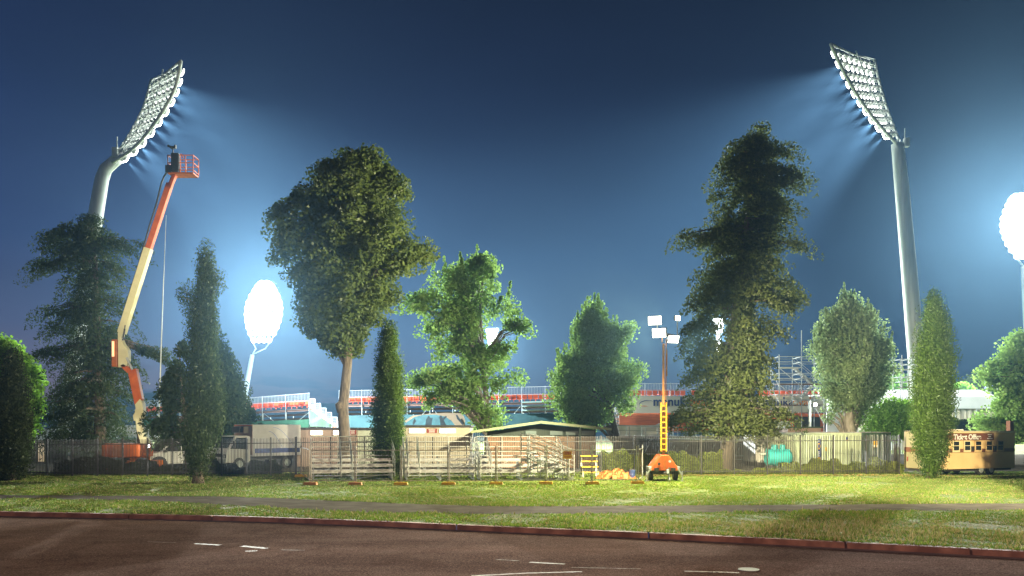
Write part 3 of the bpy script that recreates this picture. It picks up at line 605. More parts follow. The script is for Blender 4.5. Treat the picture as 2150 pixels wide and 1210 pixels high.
DW = (.72,.66,-.36)
edgesL = ([P(224,350,81),P(262,300,82.5),P(300,230,84),P(318,168,85)], [P(236,341,79),P(284,308,78),P(334,246,77),P(368,184,76.5),P(380,128,76)])
edgesR = ([P(1880,300,87),P(1830,243,86),P(1782,170,85),P(1744,92,84)], [P(1888,296,89),P(1868,245,90.5),P(1848,180,92),P(1836,126,93)])
rootL, ctrL, aimL = mast('floodlight mast bent forward at the top, rising behind the dark drooping cedar', (gx(132,80),80,0),
    [P(132,955,80),P(150,800,80),P(178,600,80),P(203,440,80),P(214,376,80),P(222,355,80),P(238,341,80),P(262,322,80)], .72,
    [P(224,350,81),P(262,300,82.5),P(300,230,84),P(318,168,85)], [P(236,341,79),P(284,308,78),P(334,246,77),P(368,184,76.5),P(380,128,76)], 10, 7, (.74,.58,-.34), lamp_lens)
rootR, ctrR, aimR = mast('floodlight mast with fan shaped head of lamps, rising behind the bright cypress', (gx(1937,88),88,0),
    [P(1937,950,88),P(1926,780,88),P(1908,560,88),P(1893,390,88),P(1886,320,88),P(1883,302,88)], .82,
    [P(1880,300,87),P(1830,243,86),P(1782,170,85),P(1744,92,84)], [P(1888,296,89),P(1868,245,90.5),P(1848,180,92),P(1836,126,93)], 10, 8, (-.8,.48,-.36), lamp_lens)
rootA, ctrA, aimA = mast('blazing floodlight mast seen face on between the cypress and big round tree', (gx(505,215),215,0),
    [P(505,921,215),P(514,830,215),P(530,745,215)], .8, [P(538,734,215),P(518,690,215),P(515,645,215),P(534,604,215),P(548,592,215)], [P(556,734,215),P(584,690,215),P(593,645,215),P(578,604,215),P(562,592,215)], 12, 8, (.25,-.93,-.26), lamp_lens_far, 1.6, knuckle=False)
rootB, ctrB, aimB = mast('blazing floodlight mast cut off by the right edge above the leafy tree', (gx(2168,165),165,0),
    [P(2168,927,165),P(2158,700,165),P(2150,560,165)], .8, [P(2146,556,165),P(2114,515,165),P(2101,470,165),P(2116,424,165),P(2132,410,165)], [P(2156,556,165),P(2176,515,165),P(2184,470,165),P(2172,422,165),P(2152,408,165)], 12, 8, (-.55,-.78,-.3), lamp_lens_far, 1.4, knuckle=False)
rootC, ctrC, aimC = mast('distant lit floodlight mast shining through the pale green poplar', (gx(1028,290),290,0),
    [P(1028,915,290),P(1029,830,290),P(1029,765,290)], .6, [P(1027,762,290),P(1025,725,290),P(1020,690,290)], [P(1032,762,290),P(1037,725,290),P(1048,688,290)], 9, 5, (.02,-.97,-.2), lamp_lens_far, 1.5, knuckle=False)
rootD, ctrD, aimD = mast('distant lit floodlight mast shining through the tallest conifer', (gx(1510,290),290,0),
    [P(1510,915,290),P(1509,830,290),P(1508,745,290)], .6, [P(1505,742,290),P(1503,705,290),P(1496,668,290)], [P(1510,742,290),P(1514,705,290),P(1524,666,290)], 9, 5, (-.2,-.95,-.2), lamp_lens_far, 1.5, knuckle=False)
CW = (.93,.98,1)
for (L_, R_, aim, E) in ((edgesL[0], edgesL[1], aimL, 700e3), (edgesR[0], edgesR[1], aimR, 900e3)):
    for r in range(10):
        t = .1+.86*(r+.4)/10; a, b_ = curve(L_,t), curve(R_,t); p = (a+b_)/2+aim*1.0
        d_ = Vector((aim.x, aim.y*(.7+.1*r), -.30-.05*(9-r)+.06*(r%2)))
        light('floodlight_beam', 'SPOT', p, E*(.4+.6*min(1,(b_-a).length/5)), (.8,.92,1), p+d_*30, 42+14*(r%3), 1, .12)
for ctr, aim, E, sz in ((ctrA, aimA, 3.2e6, 70), (ctrB, aimB, 2.2e6, 68), (ctrC, aimC, .8e6, 44), (ctrD, aimD, .8e6, 44)):
    p = ctr[3]+aim*2.5
    light('floodlight_glare', 'SPOT', p, E, (.95,1,.93), p+Vector((aim.x,aim.y,-.42 if sz > 50 else -.25))*30, sz, .5, .4)

# ------------------------------------------------------------------ grandstands (temporary seating seen from behind)
seat_me = MB().box((0,-.02,.27),(.49,.05,.54)).box((0,.2,.03),(.42,.42,.05)).box((0,.02,-.1),(.06,.06,.22)).mesh('seat', M_red)
M_teal = mat('teal_shade_cloth', (.022,.085,.09), .8, (.014,.055,.062), 1.2, bump=.4, bscale=3)
M_green = mat('green_shade_cloth', (.02,.11,.05), .8, (.012,.07,.032), 1.2, bump=.4, bscale=3)
M_omesh = mat('orange_shade_cloth', (.72,.17,.06), .8, (.5,.1,.035), 1.2, bump=.4, bscale=3, stretch=(.5,1,5))
M_banner = mat('cream_banner', (.72,.68,.54), .7, (.66,.62,.49), .5)
M_navy = mat('navy_print', (.012,.03,.14), .6, (.014,.034,.15), 1)
M_oprint = mat('orange_print', (.75,.22,.02), .6, (.7,.2,.02), 1)
M_dkprint = mat('black_figure_print', (.006,.01,.012), .7, (.015,.03,.034), 1)
M_tan = mat('tan_print', (.24,.17,.1), .7, (.2,.145,.085), 1)
M_plank = mat('stained_timber', (.14,.07,.045), .8, (.08,.045,.03), 2, stretch=(.5,3,3))
M_rail = mat('white_galvanised_rail', (.4,.44,.44), .5, (.33,.37,.37), 4, metal=.1)
def text(body, size, m, name, parent, loc, rot=(R(90),0,0), bold=.012, align='LEFT', ext=.004, sx=1):
    c = bpy.data.curves.new('t', 'FONT'); c.body = body; c.size = size; c.extrude = ext; c.offset = bold; c.align_x = align
    o = bpy.data.objects.new('t', c); COL.objects.link(o)
    bpy.context.view_layer.update()
    me = bpy.data.meshes.new_from_object(o.evaluated_get(bpy.context.evaluated_depsgraph_get())); me.name = name
    bpy.data.objects.remove(o); bpy.data.curves.remove(c)
    me.materials.clear(); me.materials.append(m)
    t = obj(name, me, parent); t.location = loc; t.rotation_euler = rot; t.scale = (sx,1,1); return t

def stand(label, px0, px1, Y0, Y1, rail, seat, deck, low, cloth, rows_open=3, seats=True, cat='grandstand'):
    """rail, seat, deck, low: (py at px0, py at px1) of rail top, seat base, underside of the top deck, bottom of the frame"""
    x0, x1 = gx(px0,Y0), gx(px1,Y1); o = Vector((x0,Y0,0)); d = Vector((x1-x0, Y1-Y0, 0)); Ln = d.length; rz = math.atan2(d.y,d.x)
    root = thing('grandstand', label, cat, o, rz, 'temporary grandstands')
    zz = lambda pair, t: gz(pair[0],Y0)*(1-t)+gz(pair[1],Y1)*t
    pos = lambda u, y, z: (u, y, z)
    # guard rail
    rl_ = MB(); nb = max(2, int(Ln/2.4))
    for k in range(nb+1):
        u = Ln*k/nb; t = k/nb; rl_.tube([(u,0,zz(deck,t)-1.0),(u,0,zz(rail,t)+.08)], .035, 6)
    rl_.tube([(0,0,zz(rail,0)),(Ln,0,zz(rail,1))], .03, 6).tube([(0,0,zz(seat,0)+.5),(Ln,0,zz(seat,1)+.5)], .025, 6)
    for k in range(int(Ln/.16)):
        u = k*.16; t = u/Ln; rl_.bar((u,0,zz(rail,t)),(u,0,zz(seat,t)+.5), .022)
    rl_.build('guard_rail', M_rail, root)
    fr = MB(); nf = max(2,int(Ln/2.4))
    for k in range(nf+1):
        u = Ln*k/nf; t = k/nf
        for y in (.15,1.8,3.6): fr.tube([(u,y,0),(u,y,max(zz(deck,t)-.25*y,.5))], .035, 5)
        if k < nf:
            u2 = Ln*(k+1)/nf; zb, zt_ = zz(low,t), zz(deck,t)
            fr.tube([(u,.16,zb),(u2,.16,zt_-.2)] if k%2 else [(u,.16,zt_-.2),(u2,.16,zb)], .025, 5)
    fr.build('frame', M_steel, root)
    dk = MB()
    for r in range(rows_open+4):
        z0 = zz(deck,0)-.05-r*.42; z1 = zz(deck,1)-.05-r*.42; y = .1+r*.75
        dk.bar((0,y+.3,z0),(Ln,y+.3,z1), .7, .06, up=(0,0,1)); dk.bar((0,y,z0-.12),(Ln,y,z1-.12), .05, .16)
    dk.build('decking', M_plank, root)
    if seats:
        n = min(100, int(Ln/.56)); 
        for k in range(n):
            if random.random() < .03: continue
            u = (k+.5)*Ln/n; q = obj('seat', seat_me, root); q.location = (u,.18,zz(seat,(k+.5)/n)+.02); q.rotation_euler = (R(random.uniform(-7,7)),0,R(random.uniform(-4,4)))
    if cloth:
        m, (a0,a1), (b0,b1) = cloth
        cb = MB(); N = 40; vs = []
        for j in range(3):
            for i in range(N+1):
                t = i/N; top, bot = zz((a0,a1),t), zz((b0,b1),t)
                vs.append((Ln*t, -.05-.06*math.sin(t*Ln*1.3+j)*(j==1)-.02*math.sin(t*Ln*4+j*2), top+(bot-top)*j/2+(-.06*abs(math.sin(t*nf*math.pi)) if j==0 else 0)))
        cb.add(vs, [(j*(N+1)+i,j*(N+1)+i+1,(j+1)*(N+1)+i+1,(j+1)*(N+1)+i) for j in range(2) for i in range(N)])
        c = cb.build('shade_cloth', m, root, smooth=True)
    return root, Ln, zz, rz

g0, Ln, zz, rz = stand('low grandstand end with red seats seen behind the boom lift and straggly cedar', 285, 470, 96, 96, (842,838), (864,862), (874,872), (908,908), (M_green,(880,878),(915,915)))
g1, Ln, zz, rz = stand('grandstand with green cloth below and white stepped railing at its end', 455, 649, 88, 86, (841,826), (862,852), (868,858), (905,905), (M_green,(888,880),(918,918)))
# descending white balustrade at its right end, one mesh panel per seating row
for k in range(6):
    pa = P(651+k*11.5, 838+k*9.5, 87+k*1.1); pb = P(651+k*11.5+10.5, 838+k*9.5, 87+k*1.1); loc = g1.matrix_basis.inverted()
    h = 1.75; mb = MB()
    a0 = Vector((pa.x,pa.y,pa.z-h)); b0 = Vector((pb.x,pb.y,pb.z-h))
    for a, b_ in ((pa,pb),(pb,b0),(b0,a0),(a0,pa)): mb.bar(a,b_,.07,.07,up=(0,1,0))
    for i in range(1,6): mb.bar(pa.lerp(pb,i/6), a0.lerp(b0,i/6), .02, up=(0,1,0))
    for i in range(1,9): mb.bar(pa.lerp(a0,i/9), pb.lerp(b0,i/9), .015, up=(0,1,0))
    mb.xf(loc).build('balustrade', M_rail, g1)
    MB().box((0,0,0),(.5,.05,.6)).xf(loc @ Matrix.Translation(a0.lerp(b0,.5)+Vector((0,.3,.75)))).build('seat', M_red, g1)
mb = MB(); a = P(651,860,85.5); b_ = P(651,896,85.5); c = P(704,897,88)
mb.add([a, b_, c, a+Vector((0,.06,0)), b_+Vector((0,.06,0)), c+Vector((0,.06,0))], [(0,1,2),(5,4,3),(0,3,4,1),(1,4,5,2),(2,5,3,0)])
M_mint = mat('pale_green_tarpaulin', (.42,.62,.5), .55, (.3,.5,.4), 3, bump=.8, bscale=6, stretch=(1,1,.3))
mb.xf(g1.matrix_basis.inverted()).build('tarpaulin', M_mint, g1)
g2, Ln2, zz2, rz2 = stand('long grandstand with red seats and teal mural cloth between the two bare trunks', 712, 1292, 88, 86, (821,809), (845,836), (850,842), (908,908), (M_teal,(872,866),(908,908)))
# mural: tan swoosh and dark sporting figures printed on the cloth
Yg = 87.2; loc2 = g2.matrix_basis.inverted()
def flat(pts, m, name, parent, Y, y_off, inv, th=.006):
    n = len(pts); vs = [P(px,py,Y)+Vector((0,y_off,0)) for px,py in pts]; vs += [v+Vector((0,th,0)) for v in vs]
    mb = MB().add(vs, [tuple(range(n)), tuple(range(2*n-1,n-1,-1))]+[(i,i+n,(i+1)%n+n,(i+1)%n) for i in range(n)])
    return mb.xf(inv).build(name, m, parent)
flat([(849,884),(866,873),(900,869),(940,867),(966,868),(974,874),(977,884),(976,894),(955,893),(948,884),(935,875),(915,871),(890,871),(870,876),(852,888)], M_tan, 'swoosh', g2, 86.6, 0, loc2)
figs = [[(893,893),(894,882),(898,876),(900,873),(903,877),(909,878),(907,884),(906,894)],[(922,876),(926,872),(930,878),(937,873),(938,876),(932,882),(935,890),(939,894),(925,894),(924,884)],[(957,872),(960,871),(965,879),(970,884),(974,891),(971,893),(966,887),(960,880)],[(866,889),(870,878),(874,884),(868,893)],[(1000,880),(1005,875),(1008,882),(1013,888),(1004,893),(999,890)]]
for f in figs: flat(f, M_dkprint, 'figure_print', g2, 86.5, 0, loc2)
mb = MB()
for r in range(6):   # pale access steps showing through the frame
    mb.bar(P(1096,845+r*8.5,86.3+r*.2), P(1172,843+r*8.5,86.1+r*.2), .5, .12)
mb.xf(loc2).build('steps', mat('pale_step_plank',(.45,.6,.55),.6,(.35,.5,.45),2), g2)
g3, Ln3, zz3, rz3 = stand('grandstand with the printed cream banner and orange cloth behind the lighting trailer', 1300, 1732, 86, 86, (806,797+8), (830,831), (834,836), (908,908), (M_omesh,(866,868),(908,908)))
inv3 = g3.matrix_basis.inverted(); Yb = 85.7
bn = MB().add([P(1296,832,Yb),P(1736,832,Yb),P(1736,866,Yb),P(1296,868,Yb)], [(0,1,2,3)]).add([P(1296,832,Yb+.02),P(1736,832,Yb+.02),P(1736,866,Yb+.02),P(1296,868,Yb+.02)], [(3,2,1,0)]).xf(inv3).build('banner', M_banner, g3)
for pxo in (0, 216):
    for body, px, m in (('manuka',1371,M_navy),('oval',1446,M_oprint)):
        p = P(px+pxo, 852, Yb-.02); text(body, 1.28, m, 'lettering', bn, inv3 @ p, sx=.98, bold=.03)
    n = 24   # crescent logo left of the word
    for sgn, m, a0, a1 in ((1,M_navy,.15,3.6),(-1,M_oprint,3.5,5.0)):
        out = []; inn = []
        for i in range(n):
            a = a0+(a1-a0)*i/(n-1); w = math.sin(math.pi*i/(n-1))*1.6
            out.append((1357+pxo+15*math.cos(a), 847-6.5*math.sin(a)-4*math.cos(a)*.4)); inn.append((1357+pxo+(15-w*1.6)*math.cos(a), 847-(6.5-w)*math.sin(a)-4*math.cos(a)*.4))
        mb = MB(); vs = [P(x,y,Yb-.02) for x,y in out]+[P(x,y,Yb-.02) for x,y in inn]
        mb.add(vs, [(i,i+1,n+i+1,n+i) for i in range(n-1)]).xf(inv3).build('logo', m, bn)
flat([(1362,905),(1378,892),(1392,885),(1396,890),(1406,905)], M_steel, 'awning_end', g3, 85.2, 0, inv3, .05)
flat([(1596,884),(1660,884),(1660,912),(1596,912)], M_steel, 'side_panel', g3, 85.3, 0, inv3, .06)
flat([(1668,874),(1722,876),(1722,912),(1668,912)], M_black, 'dark_cloth', g3, 85.2, 0, inv3, .05)

# ------------------------------------------------------------------ white marquees and the sponsor tents behind
M_marq = mat('white_marquee_pvc', (.8,.82,.8), .6, (.7,.72,.7), .5)
mq = thing('marquee', 'long white marquee with drawn curtains glaring beyond the ticket office', 'marquee', (gx(1905,100),100,0))
x0, x1 = gx(1738,100)-gx(1905,100), gx(2096,100)-gx(1905,100)
mb = MB().prism([(0,gz(858,100)),(0,gz(833,100)),(4,gz(833,100)+1.0),(8,gz(833,100)),(8,gz(858,100))], x0, x1, 'x'); mb.build('canopy', M_marq, mq)
w = MB(); N = 160; vs = []
for j in (0,1):
    for i in range(N+1):
        u = x0+.1+(x1-x0-.2)*i/N; vs.append((u, .35+.12*math.sin(i*1.15)+.05*math.sin(i*2.9), gz(858,100) if j == 0 else 0))
w.add(vs, [(i,i+1,N+2+i,N+1+i) for i in range(N)]).build('curtain', mat('beige_curtain',(.34,.31,.23),.85,(.28,.26,.19),1), mq, smooth=True)
mb = MB()
for i in range(9): mb.tube([(x0+(x1-x0)*i/8,.05,0),(x0+(x1-x0)*i/8,.05,gz(858,100))], .05, 6)
mb.build('posts', M_rail, mq)
for p in (-8, 2, 11): light('marquee_light', 'POINT', (gx(1905,100)+p, 97.2, 7.2), 15000, (.95,1,.95), soft=.5)
wl = MB().b2(gx(1736,92),gx(1802,92),92,92.2,0,gz(862,92)).build('screen_wall', M_marq, bevel=.02); tag(wl, 'white panel wall behind the forked poplar trunk', 'screen wall')
mq2 = thing('marquee', 'grey and white marquee behind the fence under the big cedar', 'marquee', (gx(141,63),63,0))
ox = gx(141,63)
roof = [(gx(40,63)-ox,gz(925,63)),(gx(142,63)-ox,gz(921,63)),(gx(320,63)-ox,gz(918,63))]
mb = MB()
ze, zr = gz(924,63), gz(900,63)
xa, xb, xc = gx(30,63)-ox, 0, gx(330,63)-ox
mb.add([(xa,0,ze),(xb,0,ze),(xb+.6,3.5,zr),(xa,3.5,zr),(xa,7,ze),(xb,7,ze)], [(0,1,2,3),(3,2,5,4),(1,5,2)]).build('roof', M_canvas, mq2)
MB().b2(xa,xb-.02,.03,.08,0,ze-.01).build('front_wall', M_greycanvas, mq2)
MB().b2(-.05,.05,-.05,.05,0,ze).build('corner_post', M_rail, mq2)
MB().b2(gx(80,63)-ox,gx(93,63)-ox,-.02,.02,.1,gz(932,63)).build('doorway', emit('lit_doorway',(1,.72,.4),.5), mq2)
mq3 = thing('marquee', 'bright white marquee between the cedar trunk and the boom lift', 'marquee', (gx(235,65),65,0)); ox = gx(235,65)
xa, xb = gx(146,65)-ox, gx(318,65)-ox
MB().add([(xa,0,gz(922,65)),(xb,0,gz(918,65)),(xb-1.2,4,gz(893,65)),(xa+.5,4,gz(893,65)),(xa,8,gz(922,65)),(xb,8,gz(918,65))], [(0,1,2,3),(3,2,5,4),(0,3,4),(1,5,2)]).build('roof', M_canvas, mq3)
MB().b2(xa,xb,.04,.1,0,gz(922,65)-.01).build('wall', M_canvas, mq3)

# ------------------------------------------------------------------ amenities blocks and the gabled hut
M_wall1 = mat('pinkish_beige_wall', (.3,.22,.18), .85, (.25,.185,.15), 1.5, bump=.2)
M_wall2 = mat('pale_beige_wall', (.46,.42,.32), .85, (.4,.36,.28), 1.5, bump=.2)
M_wall3 = mat('pale_green_wall', (.46,.5,.4), .85, (.4,.44,.35), 1.5)
M_fascia = mat('dark_fascia', (.03,.028,.026), .6, (.045,.04,.036), 2)
M_signred = mat('red_sign', (.28,.04,.03), .5, (.22,.03,.025), 2)
def block(name, label, px0, px1, Y, pytop, wall, lights, signs, dep=5, fascia=M_fascia):
    x0, x1 = gx(px0,Y), gx(px1,Y); zt = gz(pytop,Y); c = (x0+x1)/2; w = x1-x0
    root = thing(name, label, 'amenities block', (c,Y,0))
    MB().b2(-w/2,w/2,0,dep,0,zt-.14).build('wall', wall, root)
    MB().b2(-w/2-.1,w/2+.1,-.12,dep+.1,zt-.137,zt).build('roof', fascia, root, bevel=.01)
    for px, pw, py in lights:
        f = MB().b2(-pw/2/F*Y-.04,pw/2/F*Y+.04,-.09,-.003,-.16,.16).build('light_fitting', M_white, root, loc=(gx(px,Y)-c,0,gz(py,Y)))
        MB().b2(-pw/2/F*Y,pw/2/F*Y,-.15,-.093,-.12,.12).build('diffuser', M_tubelight, f, bevel=.02)
    for px, pw, py, ph in signs:
        s_ = MB().b2(-pw/2/F*Y,pw/2/F*Y,-.03,-.003,-ph/2/F*Y,ph/2/F*Y).build('sign_board', M_signred, root, loc=(gx(px,Y)-c,0,gz(py,Y)))
        hh = ph/F*Y; mb = MB()
        for r, a in ((.25,.7),(-.02,.55),(-.27,.62)): mb.b2(-pw/2/F*Y*a,pw/2/F*Y*a,-.036,-.031,hh*r-.02,hh*r+.02)
        mb.build('sign_lines', M_white, s_)
    return root
b1 = block('amenities_block', 'pinkish amenities block with two strip lights behind the tall bare trunk', 624, 748, 57, 898, M_wall1, [(665,24,909),(712,22,909)], [(741,13,907,10)])
block('amenities_block', 'short pale green amenities block half hidden by the blue green cypress', 749.5, 812, 57.6, 899, M_wall3, [], [])
block('amenities_block', 'pale beige amenities block with two strip lights and red sign by the hut', 818, 986, 57, 893, M_wall2, [(876,32,905),(940,32,905)], [(907,21,905,9)])
M_hutgreen = mat('dark_green_boards', (.045,.06,.045), .75, (.032,.043,.032), 2, stretch=(8,1,.4))
M_hutfascia = mat('pale_green_fascia', (.3,.33,.18), .6, (.25,.28,.15), 2)
M_hutglass = mat('frosted_hut_window', (.14,.19,.18), .35, (.1,.14,.13), .8)
m, nt, b = nodes('brown_brick'); tc = nt.nodes.new('ShaderNodeTexCoord'); br = nt.nodes.new('ShaderNodeTexBrick'); mp = nt.nodes.new('ShaderNodeMapping'); mp.inputs['Rotation'].default_value = (R(90),0,0)
nt.links.new(tc.outputs['Object'], mp.inputs[0]); nt.links.new(mp.outputs[0], br.inputs['Vector'])
br.inputs['Color1'].default_value = (.3,.16,.085,1); br.inputs['Color2'].default_value = (.22,.115,.06,1); br.inputs['Mortar'].default_value = (.3,.26,.2,1)
br.inputs['Scale'].default_value = 1; br.inputs['Brick Width'].default_value = .24; br.inputs['Row Height'].default_value = .086; br.inputs['Mortar Size'].default_value = .008
nt.links.new(br.outputs['Color'], b.inputs['Base Color']); b.inputs['Roughness'].default_value = .9; M_brick = m
Yh = 54; hx = gx(1136,Yh)
hut = thing('hut', 'low gabled hut with green fascia and brown brick base behind the bleachers', 'hut', (hx,Yh,0))
xl, xr, wl_, wr = gx(988,Yh)-hx, gx(1284,Yh)-hx, gx(1022,Yh)-hx, gx(1254,Yh)-hx
za, zl, zr_ = gz(884,Yh), gz(905,Yh), gz(899,Yh); zb = gz(917,Yh)
MB().b2(wl_,wr,.9,7,0,zb).build('brick_wall', M_brick, hut)
zr2 = lambda x: za+(zl-za)*(x/xl) if x < 0 else za+(zr_-za)*(x/xr)
MB().prism([(wl_,zb+.003),(wl_,zr2(wl_)-.2),(0,za-.2),(wr,zr2(wr)-.2),(wr,zb+.003)], .95, 6.9).build('upper_wall', M_hutgreen, hut)
MB().prism([(xl,zl),(0,za),(xr,zr_),(xr,zr_-.16),(0,za-.16),(xl,zl-.16)], -.1, -.02).build('fascia', M_hutfascia, hut)
MB().prism([(xl,zl-.02),(0,za-.02),(xr,zr_-.02),(xr,zr_-.1),(0,za-.1),(xl,zl-.1)], -.018, 7.6).build('roof', mat('weathered_roof_sheet',(.3,.27,.2),.7,(.2,.18,.13),1.5,stretch=(1,6,1)), hut)
for pa, pb in ((1102,1128),(1153,1183),(1186,1216),(1219,1250)):
    x0, x1 = gx(pa,Yh+.9)-hx, gx(pb,Yh+.9)-hx
    f = MB().b2(x0,x1,.9,.945,zb+.05,gz(902.5,Yh)).build('window', M_hutgreen, hut)
    MB().b2(x0+.06,x1-.06,.88,.899,zb+.1,gz(903.5,Yh)-.05).build('pane', M_hutglass, f)
for pp in (1218,): MB().b2(gx(pp,Yh)-hx-.07,gx(pp,Yh)-hx+.07,.0,.14,0,zr2(gx(pp,Yh)-hx)-.11).build('post', M_hutgreen, hut)

# low access ramp with hand rails behind the fence
rp = thing('access_ramp', 'long pale ramp with metal hand rails behind the lighting trailer', 'ramp', (gx(1440,62),62,0)); ox = gx(1440,62)
x0, x1 = gx(1288,62)-ox, gx(1592,62)-ox
MB().prism([(x0,gz(914,62)),(x1,gz(918,62)),(x1,gz(924,62)),(x0,gz(918,62))], 0, 1.8).build('deck', M_white, rp)
MB().prism([(x0,.02),(x1,.02),(x1,gz(925,62)-.02),(x0,gz(919,62)-.02)], .05, .12).build('skirt', mat('grey_skirt_board',(.16,.15,.13),.8,(.09,.085,.075),1.2,stretch=(.4,1,4)), rp)
hr = MB()
for dz0, y in ((1.0,.0),(.5,.0),(1.0,1.8)):
    hr.tube([(x0,y-.03,gz(914,62)+dz0*.75),(x1,y-.03,gz(918,62)+dz0*.55)], .03, 6)
for i in range(10):
    u = x0+(x1-x0)*i/9
    for y in (-.03,1.77): hr.tube([(u,y,gz(914+4*i/9,62)-.2),(u,y,gz(914+4*i/9,62)+.72-.2*i/9)], .03, 6)
hr.build('hand_rail', M_rail, rp)
mb = MB()
for i in range(12): mb.bar((x0+(x1-x0)*i/11,-.02,.1),(x0+(x1-x0)*(i+1)/11-.3,-.02,gz(925,62)-.3),.05)
mb.bar((x0,-.03,.75),(x1,-.03,.55),.08).bar((x0,-.03,.35),(x1,-.03,.3),.06).build('bracing', M_steel, rp)
MB().b2(gx(1286,70)-ox,gx(1400,70)-ox,8,8.1,.0,gz(893,70)).build('side_screen', M_white, rp)
# ------------------------------------------------------------------ black palisade fence
def palisade(label, px0, px1, Y0, Y1, bay_px, pitch, top0, top1):
    x0, x1 = gx(px0,Y0), gx(px1,Y1); d = Vector((x1-x0,Y1-Y0,0)); Ln = d.length; rz = math.atan2(d.y,d.x)
    root = thing('palisade_fence', label, 'fence', (x0,Y0,0), rz, 'black palisade fences')
    n = round((px1-px0)/bay_px); zt = lambda u: gz(top0,Y0)*(1-u/Ln)+gz(top1,Y1)*u/Ln
    for k in range(n+1):
        u = Ln*k/n; MB().b2(u-.033,u+.033,-.033,.033,0,zt(u)+.03).build('post', M_black, root)
        if k == n: break
        mb = MB(); u2 = Ln*(k+1)/n; c = max(3, int((u2-u)/pitch))
        mb.bar((u+.035,0,zt(u)-.3),(u2-.035,0,zt(u2)-.3),.035,.045).bar((u+.035,0,.2),(u2-.035,0,.2),.035,.045)
        for i in range(1,c):
            a = u+(u2-u)*i/c; w = .0125; z = zt(a)-.06+random.uniform(-.006,.006); y = .0
            a += random.uniform(-.004,.004)
            mb.add([(a-w,-w-.021,.08),(a+w,-w-.021,.08),(a+w,w-.021,.08),(a-w,w-.021,.08),(a-w,-w-.021,z),(a+w,-w-.021,z),(a+w,w-.021,z),(a-w,w-.021,z),(a,-.021,z+.06)],
                   [(0,3,2,1),(0,1,5,4),(1,2,6,5),(2,3,7,6),(3,0,4,7),(4,5,8),(5,6,8),(6,7,8),(7,4,8)])
        mb.build('pickets', M_black, root)
palisade('black palisade fence in front of the marquee, boom lift and vehicles', -60, 620, 45.4, 46.2, 53, .078, 924, 919)
palisade('black palisade fence behind the bleachers, lighting trailer and green containers', 622.5, 1888, 46.2, 47.2, 70.3, .098, 918, 914)

# ------------------------------------------------------------------ temporary mesh fencing with weighted feet
TF = [(652,38.4),(746,38.3),(842,38.3),(942,38.4),(1042,38.5),(1146,38.7),(1243,38.8),(1338,39.2)]
def temp_panel(label, a, b, braces=False, sign=False, m=None):
    a, b = Vector(a), Vector(b); d = b-a; Ln = d.length-.07; rz = math.atan2(d.y,d.x); m = m or M_tube
    root = thing('temporary_fence_panel', label, 'fence panel', (a.x,a.y,0), rz, 'temporary mesh fence panels')
    f = MB(); x0, x1 = .035, Ln+.035
    f.tube([(x0,0,.06),(x0,0,1.82)], .024, 8).tube([(x1,0,.06),(x1,0,1.78)], .024, 8)
    f.tube([(x0,0,1.6),(x1,0,1.6)], .02, 6).tube([(x0,0,.2),(x1,0,.2)], .018, 6)
    f.build('frame', m, root)
    w = MB(); n = int(Ln/.13)
    for i in range(1,n): x = x0+(x1-x0)*i/n; w.bar((x,0,.2),(x,0,1.6),.0022)
    for i in range(1,5): w.bar((x0,0,.2+.28*i),(x1,0,.2+.28*i),.0022)
    w.build('wire_mesh', M_tube, root)
    return root
names = ['first panel, at the left corner by the sloping bleacher rails','panel between the dirty orange foot and the blue green cypress','panel right of the blue green cypress with yellow feet','panel in front of the dark brown heap by the pale block','panel in front of the long bleacher benches below the hut','panel with the small red and yellow hire sign','last front panel, by the pale foot planks and netting heap']
pans = []
for i in range(7):
    a, b_ = TF[i], TF[i+1]
    pans.append(temp_panel('temporary mesh fence '+names[i], (gx(a[0],a[1]),a[1],0), (gx(b_[0],b_[1]),b_[1],0), m=M_tube if i < 4 else M_alu))
temp_panel('temporary mesh fence end panel running back from the left corner to the black fence', (gx(632,44.8),44.8,0), (gx(650,38.7),38.7,0))
temp_panel('temporary mesh fence end panel running back beside the lighting trailer', (gx(1340,39.4),39.4,0), (gx(1349,42.0),42.0,0), m=M_alu)
p = pans[5]; s_ = MB().b2(-.2,.2,-.012,.012,-.18,.18).build('hire_sign', M_yellow, p, loc=(1.0,-.035,1.37))
MB().b2(-.18,.18,-.016,-.0125,.0,.165).build('sign_panel', mat('sign_orange',(.55,.25,.03),.5), s_)
text('TFH', .17, M_signred, 'lettering', s_, (0,-.018,.03), align='CENTER', bold=.008, ext=.002)
mb = MB(); mb.b2(-.15,.15,-.016,-.0125,-.07,-.05).b2(-.13,.13,-.016,-.0125,-.12,-.1).build('sign_lines', M_signred, s_)
foot_me = MB().prism([(-.32,0),(.32,0),(.29,.13),(-.29,.13)], -.12, .12).b2(-.05,.05,-.08,.08,.1305,.15).mesh('fence_foot')
fm = [M_ylworn, M_ylworn, M_yellow, M_yellow, M_yellow, M_yellow, M_yellow, M_yellow]
fl = ['dirty orange block foot at the left corner of the mesh fence','dirty orange block foot below the tall bare trunk','yellow block foot right of the blue green cypress','yellow block foot below the pale beige amenities block','yellow block foot under the left eave of the hut','yellow block foot below the roof ridge of the hut','yellow block foot below the sloping aisle rails','yellow block foot at the mesh fence corner by the lighting trailer']
for i, (px, Y) in enumerate(TF):
    o = obj('fence_foot', foot_me.copy()); o.data.materials.append(fm[i]); o.location = (gx(px,Y),Y-.02,.005); o.rotation_euler = (0,0,random.uniform(-.12,.12))
    mo = o.modifiers.new('bevel','BEVEL'); mo.width = .02
    tag(o, fl[i], 'fence foot', 'weighted fence feet')
o = obj('fence_foot', foot_me.copy()); o.data.materials.append(M_yellow); o.location = (gx(632,44.6),44.6,.005); tag(o, 'yellow block foot at the back left end of the mesh fence', 'fence foot', 'weighted fence feet')

